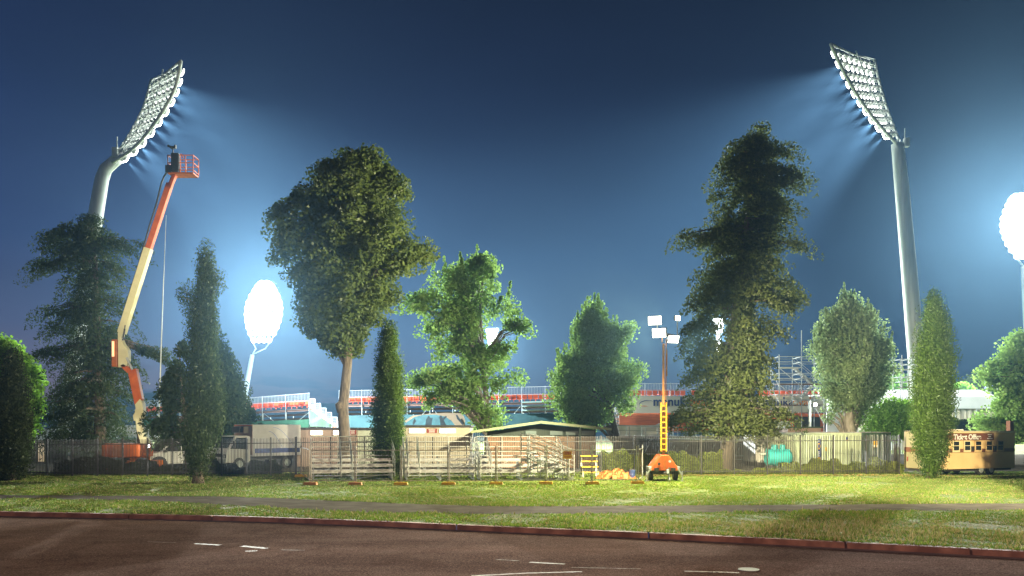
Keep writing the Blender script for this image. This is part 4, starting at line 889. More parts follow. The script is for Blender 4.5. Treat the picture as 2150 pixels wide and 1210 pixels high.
# ------------------------------------------------------------------ aluminium bleachers
def bleacher(label, px, Y, rz, w, rows=4, rise=.26, run=.62, z0=.42, aisle=(), rail=True, brace=True, side=False):
    root = thing('bleacher', label, 'bleacher', (gx(px,Y),Y,0), rz, 'aluminium bleachers')
    for r in range(rows):
        z = z0+r*rise; y = r*run
        MB().b2(-w/2,w/2,y-.13,y+.13,z-.035,z+.01).build('bench', M_alu, root)
        if side: continue
        mb = MB().b2(-w/2+.05,w/2-.05,y+.24,y+.48,z-.2,z-.17); 
        if r: mb.b2(-w/2+.05,w/2-.05,y-.36,y-.335,z-.3,z-.15)
        mb.build('footboard', M_alu, root)
    f = MB(); n = max(2, int(w/1.6)); zt = z0+(rows-1)*rise; yb = (rows-1)*run
    for k in range(n+1):
        x = -w/2+.12+(w-.24)*k/n
        f.bar((x,-.15,.04),(x,yb+.3,.04),.05)
        f.bar((x,-.1,.1),(x,yb+.2,zt-.15),.045)
        for r in range(rows):
            f.bar((x,r*run,.04),(x,r*run,z0+r*rise-.04),.045)
            if r and not side: f.bar((x,(r-1)*run,.06),(x,r*run,z0+r*rise-.22),.035)
        if brace and k < n:
            x2 = -w/2+.12+(w-.24)*(k+1)/n
            f.bar((x,yb+.05,.1),(x2,yb+.05,zt-.1),.03).bar((x,yb+.09,zt-.1),(x2,yb+.09,.1),.03)
            f.bar((x,.06,.08),(x2,.1,z0-.1),.025)
    f.build('frame', M_steel, root)
    g = MB(); top = zt+.98
    if rail:
        for dz in (0,-.27,-.54,-.8):
            z = top+dz; pts = [(-w/2,yb+.34,z-.1),(-w/2+.1,yb+.34,z),(w/2-.1,yb+.34,z),(w/2,yb+.34,z-.1)]
            if not side: g.tube(pts, .022, 6)
            for sx in (-1,1):
                x = sx*w/2
                g.tube([(x,yb+.34,z-.05),(x,yb-.1,z-.1),(x,-.1,z-rise*(rows-1)*.9)], .022, 6)
        for k in range(n+2):
            if side and 0 < k < n+1: continue
            x = -w/2+w*k/(n+1); g.tube([(x,yb+.34,.1),(x,yb+.34,top)], .024, 6)
        for sx in (-1,1):
            for y in (-.1, yb*.5):
                g.tube([(sx*w/2,y,.2),(sx*w/2,y,top-(1-y/yb)*rise*(rows-1)-.1)], .022, 6)
        g.build('guard_rail', M_alu, root)
    for ax in aisle:
        g = MB()
        for dz in (0,-.28,-.55):
            for dx in (0,.55): g.tube([(ax+dx,yb+.2,top-.05+dz),(ax+dx,-.15,top-.2-rise*(rows-1)+dz)], .026, 6)
        for y in (yb+.2,yb*.5,-.15):
            for dx in (0,.55): g.tube([(ax+dx,y,.2),(ax+dx,y,top-.1-(1-(y+.15)/(yb+.35))*rise*(rows-1))], .024, 6)
        g.build('aisle_rail', M_alu, root)
    return root
bleacher('aluminium bleacher at the left end, its end rails beside the mesh fence corner', 742, 41.6, R(14), 4.1, aisle=(-.6,))
bleacher('aluminium bleacher right of the blue green cypress, below the pale beige block', 925, 41.8, R(10), 3.6, aisle=(-1.6,))
bleacher('widest aluminium bleacher with curved back rails below the hut', 1096, 41.8, R(8), 4.4, aisle=(-2.1,))
bl = bleacher('steep aluminium bleacher turned to the right with long sloping rails, beside the netting heap', 1196, 41.9, R(76), 1.5, rows=5, rise=.24, run=.5, brace=False, side=True)
for k, (px, py, dx) in enumerate(((1292,1008,.9),(1322,996,.8))):
    Y = 40.4+k*.8
    pass
yst = thing('step_unit', 'yellow timber steps inside the mesh fence behind the sloping rails', 'steps', (gx(1240,44.2),44.2,0))
for k in range(4): MB().b2(-.45,.45,.3*k-.02,.3*k+.26,.28*k+.3-.05,.28*k+.3).build('tread', M_yellow, yst)
mb = MB()
for sx in (-.4,.4): mb.bar((sx,0,.1),(sx,1.1,1.15),.06).bar((sx,1.1,0),(sx,1.1,1.15),.06).bar((sx,.0,0),(sx,.0,.28),.06)
mb.build('stringers', M_alu, yst)
# crumpled orange netting
n = 26; vs = []; fs = []
for i in range(n):
    for j in range(n):
        u, v = i/(n-1)*2-1, j/(n-1)*2-1; rr0 = math.hypot(u,v)
        z = max(0, .42*(1-rr0**1.6)+.09*math.sin(u*9+v*4)+.07*math.sin(v*13-u*6)+random.uniform(-.04,.04))*(1 if rr0 < 1 else 0)+.012
        vs.append((u*1.1+random.uniform(-.03,.03), v*.6+random.uniform(-.03,.03), z))
fs = [(i*n+j,i*n+j+1,(i+1)*n+j+1,(i+1)*n+j) for i in range(n-1) for j in range(n-1) if math.hypot(i/(n-1)*2-1,j/(n-1)*2-1) < 1.02]
o = MB().add(vs,fs).build('netting_heap', mat('orange_netting',(.36,.12,.012),.7,(.2,.06,.006),14,bump=.8,bscale=30), loc=(gx(1292,43.2),43.2,0))
tag(o, 'crumpled heap of orange and yellow netting on the grass inside the mesh fence', 'netting')
bin_ = thing('drum', 'small dark blue drum on the grass just inside the mesh fence end', 'drum', (gx(1327,43.2),43.2,0))
MB().tube([(0,0,0),(0,0,.02),(0,0,.2),(0,0,.22),(0,0,.24),(0,0,.44),(0,0,.46)],[.15,.17,.17,.18,.17,.17,.15],16).build('body', mat('navy_plastic',(.03,.05,.14),.4), bin_, smooth=False)
MB().tube([(0,0,.463),(0,0,.5)],[.165,.16],16).build('lid', M_black, bin_)

# ------------------------------------------------------------------ orange mobile lighting tower
Yt = 41.4; tx = gx(1393,Yt)
lt = thing('lighting_tower', 'orange mobile lighting trailer with tall mast and blazing lamps', 'lighting tower', (tx,Yt,0))
zz_ = lambda py: gz(py,Yt); xx_ = lambda px: gx(px,Yt)-tx
b_ = MB().prism([(-.66,.52),(.66,.52),(.62,.72),(.2,1.3),(-.2,1.3),(-.62,.72)], -.35, .9).build('body', M_orange, lt, bevel=.03)
MB().b2(-.075,.075,-.38,-.353,.56,1.25).build('panel_strip', M_dkorange, b_)
MB().tube([(-.28,-.36,.86),(-.28,-.37,.86)],.07,14).build('vent', M_black, b_)
MB().b2(-.52,-.3,-.42,-.353,.5,.66).b2(.3,.52,-.42,-.353,.5,.66).build('tail_light', M_black, b_)
MB().tube([(.24,-.37,.98),(.24,-.42,.98)],.06,10).build('lamp', M_white, b_)
MB().b2(-.78,.78,.1,.24,.34,.5).b2(-.06,.06,-1.1,1.2,.36,.46).build('chassis', M_black, lt)
for sx in (-.62,.62):
    w = MB().tube([(sx-.1,.2,.33),(sx-.08,.2,.33),(sx+.08,.2,.33),(sx+.1,.2,.33)],[.28,.33,.33,.28],20).build('wheel', M_blackrub, lt)
    MB().tube([(sx-.11,.2,.33),(sx+.11,.2,.33)],.17,14).build('rim', M_steel, w)
    MB().prism([(sx-.16,.5),(sx-.16,.72),(sx+.16,.72),(sx+.16,.5)], -.22, .62).build('mudguard', M_steel, lt, bevel=.03)
    k = MB().bar((sx*1.1,-.25,.62),(sx*1.42,-.25,.3),.06); k.bar((sx*1.42,-.25,.02),(sx*1.42,-.25,.5),.05).b2(sx*1.42-.1,sx*1.42+.1,-.35,-.15,0,.03); k.build('stabiliser', M_steel, lt)
MB().tube([(0,-1.1,.42),(0,-1.0,.62)],.05,8).tube([(.1,-.95,.05),(.1,-.95,.7)],.035,8).tube([(.06,-.95,.12),(.14,-.95,.12)],.12,12).build('jockey_wheel', M_steel, lt)
mast_ = MB().bar((0,0,1.25),(0,0,zz_(722)),.1,.1)
mast_.bar((-.07,0,zz_(720)),(-.07,0,zz_(700)),.05).bar((.12,.02,zz_(840)),(.14,.02,zz_(712)),.035).bar((.17,.02,zz_(790)),(.17,.02,zz_(735)),.05)
mast_.build('mast', mat('rusty_mast',(.52,.24,.07),.6,(.36,.14,.04),3), lt)
ld = MB()
for sx in (-.13,.13): ld.bar((sx,-.06,zz_(948)),(sx,-.06,zz_(845)),.06)
for k in range(9): ld.bar((-.13,-.06,zz_(944)+k*.27),(.13,-.06,zz_(944)+k*.27),.05)
ld.build('mast_section', mat('bright_yellow_orange_paint',(.85,.42,.03),.45,(.75,.33,.02),3), lt)
MB().box((0,-.08,zz_(960)),(.3,.2,.14)).bar((-.2,-.1,zz_(955)),(.2,-.1,zz_(965)),.05).build('winch', M_steel, lt)
MB().bar((xx_(1378),0,zz_(697)),(xx_(1424),0,zz_(706)),.06).bar((xx_(1380),0,zz_(697)),(xx_(1380),0,zz_(676)),.05).bar((xx_(1422),0,zz_(706)),(xx_(1422),0,zz_(664)),.04).build('cross_arm', M_steel, lt)
for px, py, sc, rot in ((1374,674,.44,(98,0,-18)),(1383,700,.46,(103,0,-26)),(1413,713,.38,(110,0,16)),(1422,669,.24,(92,0,40))):
    h = MB().b2(-.75,.75,-.5,.5,-.45,0).b2(-.3,.3,-.3,.3,-.8,-.453).xf(Matrix.Scale(sc,4)).build('lamp_head', M_black, lt, bevel=.02, loc=(xx_(px),-.12,zz_(py)))
    h.rotation_euler = tuple(R(a) for a in rot)
    MB().b2(-.72,.72,-.47,.47,.003,.05).xf(Matrix.Scale(sc,4)).build('lens', M_warmlens, h)
WARM = (1,.9,.58)
for px, py, E, ax in ((1381,676,24000,-1),(1380,700,24000,-1),(1413,713,34000,1)):
    p = Vector((gx(px,Yt)+.35*ax, Yt-.75, gz(py,Yt)-.1))
    light('tower_lamp', 'SPOT', p, E, WARM, p+Vector((.75*ax,-.08,-.33)), 166, .35, .18)

# ------------------------------------------------------------------ orange and cream boom lift
Yl = 49.5; lx = gx(282,Yl); q = lambda px, py: (gx(px,Yl)-lx, 0, gz(py,Yl))
M_lime = mat('pale_lime_paint', (.68,.64,.36), .5, (.58,.55,.3), 2)
bl_ = thing('boom_lift', 'orange and cream articulated boom lift raised high beside the big cedar', 'boom lift', (lx,Yl,0))
def plate(pts, y0, y1, name, m, par=None, bev=.03):
    return MB().prism([(q(*p)[0], q(*p)[2]) for p in pts], y0, y1).build(name, m, par or bl_, bevel=bev)
c = MB().b2(q(231,0)[0],q(305,0)[0],-.75,1.2,gz(960,Yl),gz(931,Yl)).build('turntable', M_orange, bl_, bevel=.08)
MB().b2(q(248,0)[0],q(273,0)[0],-.79,-.753,gz(958,Yl),gz(934,Yl)).build('engine_cover', M_dkorange, c, bevel=.01)
MB().b2(q(231,0)[0]-.25,q(246,0)[0],-.6,1.05,gz(960,Yl)+.05,gz(932,Yl)-.05).build('counterweight', M_dkorange, bl_, bevel=.1)
MB().prism([(q(278,0)[0],gz(961,Yl)),(q(303,0)[0],gz(961,Yl)),(q(297,0)[0],.45),(q(284,0)[0],.45)], -.4,.9).build('pedestal', M_dkorange, bl_)
MB().b2(-1.3,1.2,-.9,1.3,.4,.7).build('chassis', M_dkorange, bl_, bevel=.04)
for sx in (-1.0,.9):
    for y in (-.95,1.35):
        w = MB().tube([(sx,y-.16,.45),(sx,y-.13,.45),(sx,y+.13,.45),(sx,y+.16,.45)],[.38,.45,.45,.38],20).build('wheel', M_blackrub, bl_)
        MB().tube([(sx,y-.17,.45),(sx,y+.17,.45)],.24,14).build('rim', M_orange, w)
plate([(298,934),(316,930),(300,895),(296,858),(285,860),(288,900)], -.16, .16, 'lower_riser', M_lime)
plate([(285,934),(296,934),(291,885),(281,880)], .2, .42, 'riser_link', M_black)
plate([(284,884),(300,880),(305,868),(302,846),(297,838),(286,850),(289,862),(282,873)], -.22, .22, 'knuckle', M_lime)
plate([(285,850),(301,840),(289,779),(285,775),(270,778)], -.17, .17, 'mid_arm', M_orange)
plate([(289,779),(288,774),(280,777),(262,764),(254,768),(270,784)], -.2, .2, 'elbow', M_orange)
plate([(251,772),(268,772),(272,756),(272,736),(263,724),(257,712),(263,688),(252,690),(250,702),(251,740)], -.2, .2, 'boom_head', M_lime)
plate([(240,771),(251,771),(251,714),(240,714)], -.35, .35, 'end_box', M_dkorange)
MB().b2(q(241,0)[0],q(246,0)[0],-.37,-.353,gz(750,Yl),gz(718,Yl)).build('amber_panel', M_amber, bl_)  # end panel given a mild amber emission of its own
def boom(p0, p1, w, name, m, dp=.3):
    return MB().bar(q(*p0), q(*p1), dp, w, up=(1,0,0)).build(name, m, bl_, bevel=.02)
boom((256,700),(312,522),.42,'main_boom',M_lime,.42)
boom((311,526),(357,386),.34,'boom_extension',M_orange,.34)
boom((354,398),(374,352),.26,'jib',M_orange,.24)
MB().bar(q(361,398), q(378,352), .12, .1).build('jib_link', M_orange, bl_, loc=(0,-.25,0))
MB().tube([q(262,716),q(266,692)],.05,8).tube([q(266,692),q(267,684)],.03,8).build('ram', M_black, bl_, loc=(0,-.26,0))
MB().tube([q(270,752),q(282,777)],.07,8).build('lift_ram', M_steel, bl_, loc=(0,-.25,0))
MB().tube([tuple(Vector(q(px,py))+Vector((random.uniform(-.06,.06),-.1,0))) for px,py in ((258,690),(270,640),(280,607),(293,565),(305,520),(318,478),(333,430),(347,385),(352,372),(358,360))],.05,6).build('hose', M_black, bl_, loc=(-.12,0,0))
# platform basket seen from below
bk = MB(); X0, X1, Zf = q(358,0)[0], q(411,0)[0], gz(366,Yl); y0, y1 = -.4, .45; Zt = Zf+1.0
MB().b2(X0,X1,y0,y1,Zf-.1,Zf).build('basket_floor', M_dkorange, bl_, bevel=.02)
for z in (Zt, Zf+.55, Zf+.12):
    for a, b2_ in (((X0,y0),(X1,y0)),((X1,y0),(X1,y1)),((X1,y1),(X0,y1)),((X0,y1),(X0,y0))): bk.tube([(*a,z),(*b2_,z)],.028,6)
for x, y in ((X0,y0),(X1,y0),(X1,y1),(X0,y1),((X0+X1)/2,y0),((X0+X1)/2+.3,y0),((X0+X1)/2,y1)): bk.tube([(x,y,Zf),(x,y,Zt)],.028,6)
bk.tube([q(371,332),q(373,325),q(381,324),q(385,332)],.03,6)
bk.build('basket_rail', M_orange, bl_)
MB().b2(q(366,0)[0],q(382,0)[0],y0-.12,y0+.2,Zf+.02,Zf+1.12).build('control_console', M_black, bl_, bevel=.04)
MB().b2(q(353,0)[0],q(366,0)[0],y0-.06,y0+.2,Zf-.02,Zf+.42).build('tool_tray', M_black, bl_, bevel=.03)
MB().b2(q(390,0)[0],q(393,0)[0],y0+.3,y0+.36,Zf+.0,Zf+.4).build('cylinder_panel', M_white, bl_)
cm = MB().tube([(0,0,-.35),(0,0,0)],.03,6).box((0,0,.06),(.3,.14,.12)).tube([(-.12,0,.07),(-.3,0,.16)],[.05,.07],8).box((.14,0,.09),(.08,.16,.2))
c = cm.build('camera_head', M_black); c.location = (lx+q(369,0)[0], Yl-.4, Zt+.4); tag(c, 'dark camera head clamped on the boom lift basket rail', 'camera')
light('boom_base_lamp', 'POINT', (gx(312,48.4),48.4,gz(937,48.4)), 130, (1,.98,.95), soft=.08)
o = MB().tube([(0,0,0),(0,-.05,0)],.09,12).build('work_lamp', M_lens, bl_, loc=(gx(312,48.6)-lx,-.9,gz(937,48.6)))
pl = MB().tube([P(332,925,54),P(336,800,54),P(343,600,54),P(349,452,54)],[.06,.045,.03,.015],8).build('pole', M_steel); tag(pl, 'very thin pale pole rising right of the boom lift', 'pole')

# ------------------------------------------------------------------ vehicles behind the fence
M_carwhite = mat('white_car_paint', (.66,.66,.62), .35, (.6,.6,.56), 1)
def wheel(par, x, y, r, w):
    t = MB().tube([(x,y-w/2,r),(x,y-w/2+.03,r),(x,y+w/2-.03,r),(x,y+w/2,r)],[r*.86,r,r,r*.86],22).build('wheel', M_blackrub, par)
    MB().tube([(x,y-w/2-.012,r),(x,y+w/2+.012,r)],r*.58,16).build('rim', M_steel, t)
hd = math.atan2(-.77,-.64)
car = thing('parked_car', 'white four wheel drive facing left behind the fence', 'car', (gx(357,52.6),52.6,0), hd)
prof = [(-2.3,.45),(-2.35,1.0),(-2.25,1.12),(-2.1,1.75),(-1.9,1.83),(.3,1.82),(.45,1.76),(1.05,1.14),(2.1,1.02),(2.28,.9),(2.3,.5),(2.15,.4),(-2.2,.4)]
MB().prism(prof, -.88, .88).build('body', M_carwhite, car, bevel=.07)
for y in (-.885,.885):
    s_ = 1 if y > 0 else -1
    MB().prism([(.4,1.18),(.9,1.18),(.42,1.68),(-.2,1.7),(-.2,1.18)], y, y+.012*s_).build('side_window', M_glass, car)
    MB().prism([(-.3,1.18),(-.3,1.7),(-1.2,1.7),(-1.2,1.18)], y, y+.012*s_).build('side_window', M_glass, car)
    MB().prism([(-1.3,1.18),(-1.3,1.7),(-1.95,1.7),(-2.05,1.18)], y, y+.012*s_).build('side_window', M_glass, car)
    MB().b2(.75,.9,y+.02*s_,y+.2*s_,1.12,1.3).build('mirror', M_black, car, bevel=.03)
v0, v1 = Vector((1.06,0,1.18)), Vector((.48,0,1.74)); nrm = Vector((.56,0,.58)).normalized()*.02
MB().add([v0+Vector((0,-.78,0))+nrm,v0+Vector((0,.78,0))+nrm,v1+Vector((0,.7,0))+nrm,v1+Vector((0,-.7,0))+nrm],[(0,1,2,3)]).build('windscreen', M_glass, car)
MB().b2(2.3,2.33,-.45,.45,.62,.86).build('grille', M_black, car); MB().b2(2.25,2.38,-.86,.86,.42,.58).build('bumper', M_black, car, bevel=.03)
for y in (-.68,.68): MB().b2(2.29,2.325,y-.14,y+.14,.68,.86).build('headlight', M_glass, car, bevel=.02)
for x in (-1.4,1.45):
    for y in (-.8,.8): wheel(car, x, y, .37, .26)
MB().bar((-1.8,-.7,1.9),(.2,-.7,1.9),.04).bar((-1.8,.7,1.9),(.2,.7,1.9),.04).build('roof_rack', M_steel, car)
tk = thing('box_truck', 'white refrigerated box truck with blue stripe facing left behind the fence', 'truck', (gx(540,53.6),53.6,0), hd)
MB().b2(-2.6,1.0,-1.05,1.05,.85,2.85).build('cargo_box', M_white, tk, bevel=.03)
MB().b2(1.003,1.03,-1.03,1.03,.95,2.83).build('front_bulkhead', M_wall1, tk)
MB().b2(1.033,1.3,-.85,.05,2.35,2.72).build('cooler_unit', M_black, tk, bevel=.03)
MB().b2(1.033,1.12,.2,.62,2.3,2.72).build('cooler_panel', M_cream, tk, bevel=.02)
MB().b2(1.033,1.06,-.95,.95,2.765,2.825).build('marker_strip', M_orange, tk)
for y in (1.053,-1.053): MB().b2(-2.5,.85,y-.003,y+.003,1.05,1.34).build('stripe', M_navy, tk)
ar = MB()
for (cx_, rx_, r2_) in ((-1.2,.9,1.5),(-.6,.55,1.2)):
    pts = [(cx_-rx_+rx_*2*i/10*.9, 1.06, 1.4+r2_*math.sin(i/10*math.pi*.5)*.85) for i in range(11)]; ar.tube(pts,.012,4)
ar.build('curved_lines', mat('blue_line',(.2,.3,.6),.5), tk)
cab = [(1.1,.55),(1.1,2.1),(1.35,2.16),(2.1,2.12),(2.62,1.35),(2.75,1.2),(2.78,.5),(1.3,.45)]
MB().prism(cab, -.95, .95).build('cab', M_carwhite, tk, bevel=.07)
v0, v1 = Vector((2.62,0,1.38)), Vector((2.14,0,2.08)); nrm = Vector((.7,0,.48)).normalized()*.025
MB().add([v0+Vector((0,-.86,0))+nrm,v0+Vector((0,.86,0))+nrm,v1+Vector((0,.8,0))+nrm,v1+Vector((0,-.8,0))+nrm],[(0,1,2,3)]).build('windscreen', M_glass, tk)
for y in (-.955,.955):
    s_ = 1 if y > 0 else -1
    MB().prism([(1.3,1.3),(2.5,1.36),(2.1,2.02),(1.4,2.04),(1.3,1.9)], y, y+.012*s_).build('side_window', M_glass, tk)
    MB().b2(2.3,2.4,y+.05*s_,y+.28*s_,1.4,1.85).build('mirror', M_black, tk, bevel=.02)
MB().b2(2.76,2.84,-.94,.94,.45,.72).build('bumper', M_steel, tk, bevel=.03); MB().b2(2.77,2.8,-.5,.5,.85,1.05).build('grille', M_black, tk)
for y in (-.72,.72): MB().b2(2.775,2.81,y-.16,y+.16,.8,1.02).build('headlight', M_glass, tk, bevel=.02)
MB().b2(-2.5,1.6,-.4,.4,.6,.84).build('chassis', M_black, tk)
for x in (-1.6,1.9):
    for y in (-.85,.85): wheel(tk, x, y, .4, .28)

# ------------------------------------------------------------------ green shipping containers, shed, tank
def corrug(w, h, depth, pitch, th=.03):
    pts = []; n = int(w/pitch)
    for i in range(n):
        x = w*i/n; p = w/n
        pts += [(x,0),(x+p*.3,0),(x+p*.45,depth),(x+p*.75,depth),(x+p*.9,0)]
    pts.append((w,0))
    mb = MB(); N = len(pts); vs = [(x,y,.15) for x,y in pts]+[(x,y,h-.13) for x,y in pts]
    return mb.add(vs, [(i,i+1,N+i+1,N+i) for i in range(N-1)])
M_ltgreen = mat('pale_green_container_paint', (.36,.43,.3), .5, (.29,.34,.23), 1.5)
M_dkgreen = mat('dark_green_container_paint', (.03,.055,.035), .5, (.02,.04,.025), 2)
M_controof = mat('rusty_grey_roof', (.3,.27,.22), .7, (.2,.16,.12), 1.3)
def container(label, corner, rz, w, l, h, m_front, m_side, pf=.28, ps=.2):
    root = thing('shipping_container', label, 'shipping container', corner, rz, 'green shipping containers')
    fr = corrug(w-.16, h, .05, pf).xf(Matrix.Translation((.08,.02,0))).build('end_wall', m_front, root)
    sd = corrug(l-.16, h, .05, ps).xf(Matrix.Translation((.02,l-.08,0)) @ Matrix.Rotation(R(-90),4,'Z')).build('side_wall', m_side, root)
    mb = MB()
    for x in (0,w-.08):
        for y in (0,l-.08): mb.b2(x,x+.08,y,y+.08,.0,h)
    for z in (.0,h-.13):
        mb.b2(.08,w-.08,0,.06,z,z+.15-.02).b2(0,.06,.08,l-.08,z,z+.13).b2(w-.06,w,.08,l-.08,z,z+.13)
    mb.build('corner_frame', m_front, root)
    MB().b2(.005,w-.005,.005,l-.005,h-.02,h+.015).build('roof', M_controof, root)
    MB().b2(w-.05,w-.02,.1,l-.1,.12,h-.1).build('side_panel', m_front, root); MB().b2(.1,w-.1,l-.05,l-.02,.12,h-.1).build('back_panel', m_front, root)
    return root
rz = math.atan2(.4,.92)
ca = container('pale green shipping container with navy and yellow sign on its long side', (19.55,51,0), rz, 2.45, 6.0, 2.33, M_ltgreen, M_ltgreen, .27, .19)
s_ = MB().b2(-.03,-.012,-.12,.12,.5,1.95).build('logo_strip', M_navy, ca, loc=(0,1.0,0))
MB().b2(-.042,-.031,-.12,.12,.5,.82).build('yellow_band', M_yellow, s_)
mb = MB().tube([(-.036+.0*math.cos(a),.09*math.cos(a),1.5+.17*math.sin(a)) for a in [i*math.pi/8 for i in range(17)]],.03,5); mb.build('ring_emblem', M_yellow, s_)
mb = MB()
for z in (1.12,.98): mb.tube([(-.036,.06*math.cos(a),z+.05*math.sin(a)) for a in [i*math.pi/5 for i in range(11)]],.016,4)
mb.b2(-.04,-.031,-.08,.08,1.78,1.88).b2(-.04,-.031,-.08,.08,.86,.9).build('white_marks', M_white, s_)
MB().b2(-.03,-.012,-.05,.05,1.2,1.45).build('warning_label', M_yellow, ca, loc=(0,.42,0))
mb = MB().b2(-.08,.08,-.02,.0,0,.22); o = mb.build('end_label', M_navy, ca, loc=(1.25,0,1.85)); MB().b2(-.07,.07,-.025,-.0205,.0,.05).build('yellow_edge', M_yellow, o)
cb = container('dark green shipping container with two yellow labels, right of the pale one', (19.55+.92*2.56,51+.4*2.56,0), rz, 2.4, 6.0, 2.36, M_dkgreen, M_dkgreen, .3, .2)
for k in (0,1):
    o = MB().b2(-.07,.07,-.02,.0,0,.4).build('label', M_yellow, cb, loc=(.95+k*.22,0,1.42)); MB().b2(-.06,.06,-.025,-.0205,.02,.14).build('label_text_panel', M_white, o)
MB().b2(1.2,1.26,-.02,.04,.15,2.2).b2(.75,.79,-.03,.03,.2,2.2).b2(1.65,1.69,-.03,.03,.2,2.2).build('locking_bar', M_steel, cb)
rf = MB().add([(-.4,-.25,2.42),(6.1,-.25,2.42+.05),(6.1,6.4,2.75),(-.4,6.4,2.7),(-.4,-.25,2.45),(6.1,-.25,2.5),(6.1,6.4,2.78),(-.4,6.4,2.73)],[(3,2,1,0),(4,5,6,7),(0,1,5,4),(1,2,6,5),(2,3,7,6),(3,0,4,7)])
sh = thing('site_shed', 'narrow white site shed end between the tall conifer and the teal tank', 'shed', (gx(1600,56.5),56.5,0))
w = gx(1613,56.5)-gx(1587,56.5)
MB().b2(-w/2,w/2,0,3,.3,gz(908,56.5)).build('wall', M_white, sh, bevel=.02)
MB().b2(-w/2-.05,w/2+.05,-.05,3.05,gz(908,56.5)+.003,gz(905,56.5)).build('roof', M_steel, sh)
MB().b2(-.14,.14,-.03,-.003,gz(926,56.5),gz(913,56.5)).build('window', M_glass, sh)
MB().b2(-w/2+.05,w/2-.05,.05,2.9,0,.297).build('base', M_black, sh)
M_tealp = mat('teal_plastic', (.02,.3,.3), .45, (.015,.22,.22), 2)
Yq = 50.2; tn = thing('water_tank', 'teal plastic tank with two upright necks and pale spout, in front of the container', 'tank', (gx(1636,Yq),Yq,0))
t0, t1 = gx(1606,Yq)-gx(1636,Yq), gx(1661,Yq)-gx(1636,Yq)
MB().tube([(t0,0,.85),(t0+.12,0,.85),(t1-.15,0,.85),(t1,0,.85)],[.3,.52,.52,.35],22).build('body', M_tealp, tn, smooth=False)
for px in (1626,1643):
    x = gx(px,Yq)-gx(1636,Yq); MB().tube([(x,0,1.28),(x,0,1.6),(x,0,1.63)],[.2,.17,.15],16).build('neck', M_tealp, tn)
MB().tube([(t0-.35,-.1,1.05),(t0+.1,-.1,1.1)],[.05,.12],10).build('spout', M_steel, tn)
MB().b2(t0+.2,t0+.4,-.3,.3,0,.4).b2(t1-.4,t1-.2,-.3,.3,0,.4).build('cradle', M_black, tn)

# ------------------------------------------------------------------ ticket office trailer
rz = math.atan2(.38,.925)
to = thing('ticket_office', 'cream and brown ticket office trailer partly behind the bright cypress', 'trailer', (23.25,45.3,0), rz)
Lt, Wt, z0, z1 = 5.9, 2.4, .36, 2.42
M_tcream = mat('trailer_cream', (.68,.58,.34), .5, (.62,.53,.3), 1.5)
M_tan2 = mat('trailer_tan', (.66,.47,.23), .5, (.6,.42,.2), 1.5)
M_tbrown = mat('trailer_brown', (.17,.065,.035), .5, (.14,.05,.028), 2)
MB().b2(.012,Lt,.012,Wt,z0,z1).build('body', M_tan2, to, bevel=.03)
e = MB().b2(.0,.01,.05,Wt-.05,z0+.03,z1-.03).build('end_panel', M_tcream, to)
MB().b2(-.012,-.003,.05,Wt-.05,1.28,1.55).build('end_stripe', M_tbrown, e)
MB().b2(-.02,-.003,.3,.75,.5,.62).build('number_plate', M_steel, e); MB().b2(-.03,-.003,Wt-.3,Wt-.22,.75,1.0).build('tail_light', M_signred, e)
MB().b2(-.03,-.003,.18,.26,.75,1.0).build('tail_light', M_signred, e)
MB().b2(-.03,.03,-.05,.0,z0,z1+.01).b2(-.05,Lt+.02,-.03,.0,z1-.05,z1+.02).build('trim', M_tcream, to)
MB().b2(.0,Lt,.0,Wt,z1+.023,z1+.05).build('roof', M_controof, to)
sg = MB().b2(.35,4.15,-.03,.008,1.95,2.34).build('sign_board', M_tbrown, to)
text('Ticket Office', .4, M_white, 'lettering', sg, (1.0,-.035,2.0), bold=.012, sx=1.0)
mb = MB()
for z, a in ((2.26,.16),(2.15,.1),(2.04,.2)): mb.b2(3.8-a,3.8+a,-.038,-.031,z-.025,z+.025)
mb.build('sign_lines', M_white, sg)
MB().b2(.03,Lt-.05,-.02,.008,1.28,1.48).build('side_stripe', M_tbrown, to)
for k, x in enumerate((.95,1.8,2.65,3.5,4.4)):
    f = MB().b2(x-.05,x+.49,-.07,-.023,1.3,1.93).build('window', M_tcream if k < 2 else M_tan2, to)
    MB().b2(x+.02,x+.42,-.078,-.071,1.4,1.64).build('pane', M_glass, f); MB().b2(x+.02,x+.42,-.078,-.071,1.67,1.88).build('pane', M_glass, f)
    if k in (2,4): MB().b2(x-.3,x-.09,-.06,-.023,1.36,1.62).build('card_holder', M_black, to)
mb = MB().b2(1.0,2.2,.3,1.4,z1+.053,z1+.13); mb.build('roof_hatch', M_tcream, to, bevel=.03)
MB().b2(Lt-.35,Lt-.05,.05,.3,z1+.053,z1+.62).build('vent_stack', M_tbrown, to)
MB().b2(.1,Lt-.1,.2,Wt-.2,z0-.12,z0-.003).build('chassis', M_black, to)
for x in (3.2,4.0):
    for y in (.14,Wt-.14): wheel(to, x, y, .3, .22)
MB().bar((Lt,.8*Wt,.4),(Lt+1.2,.5*Wt,.4),.08).bar((Lt,.2*Wt,.4),(Lt+1.2,.5*Wt,.4),.08).build('drawbar', M_black, to)

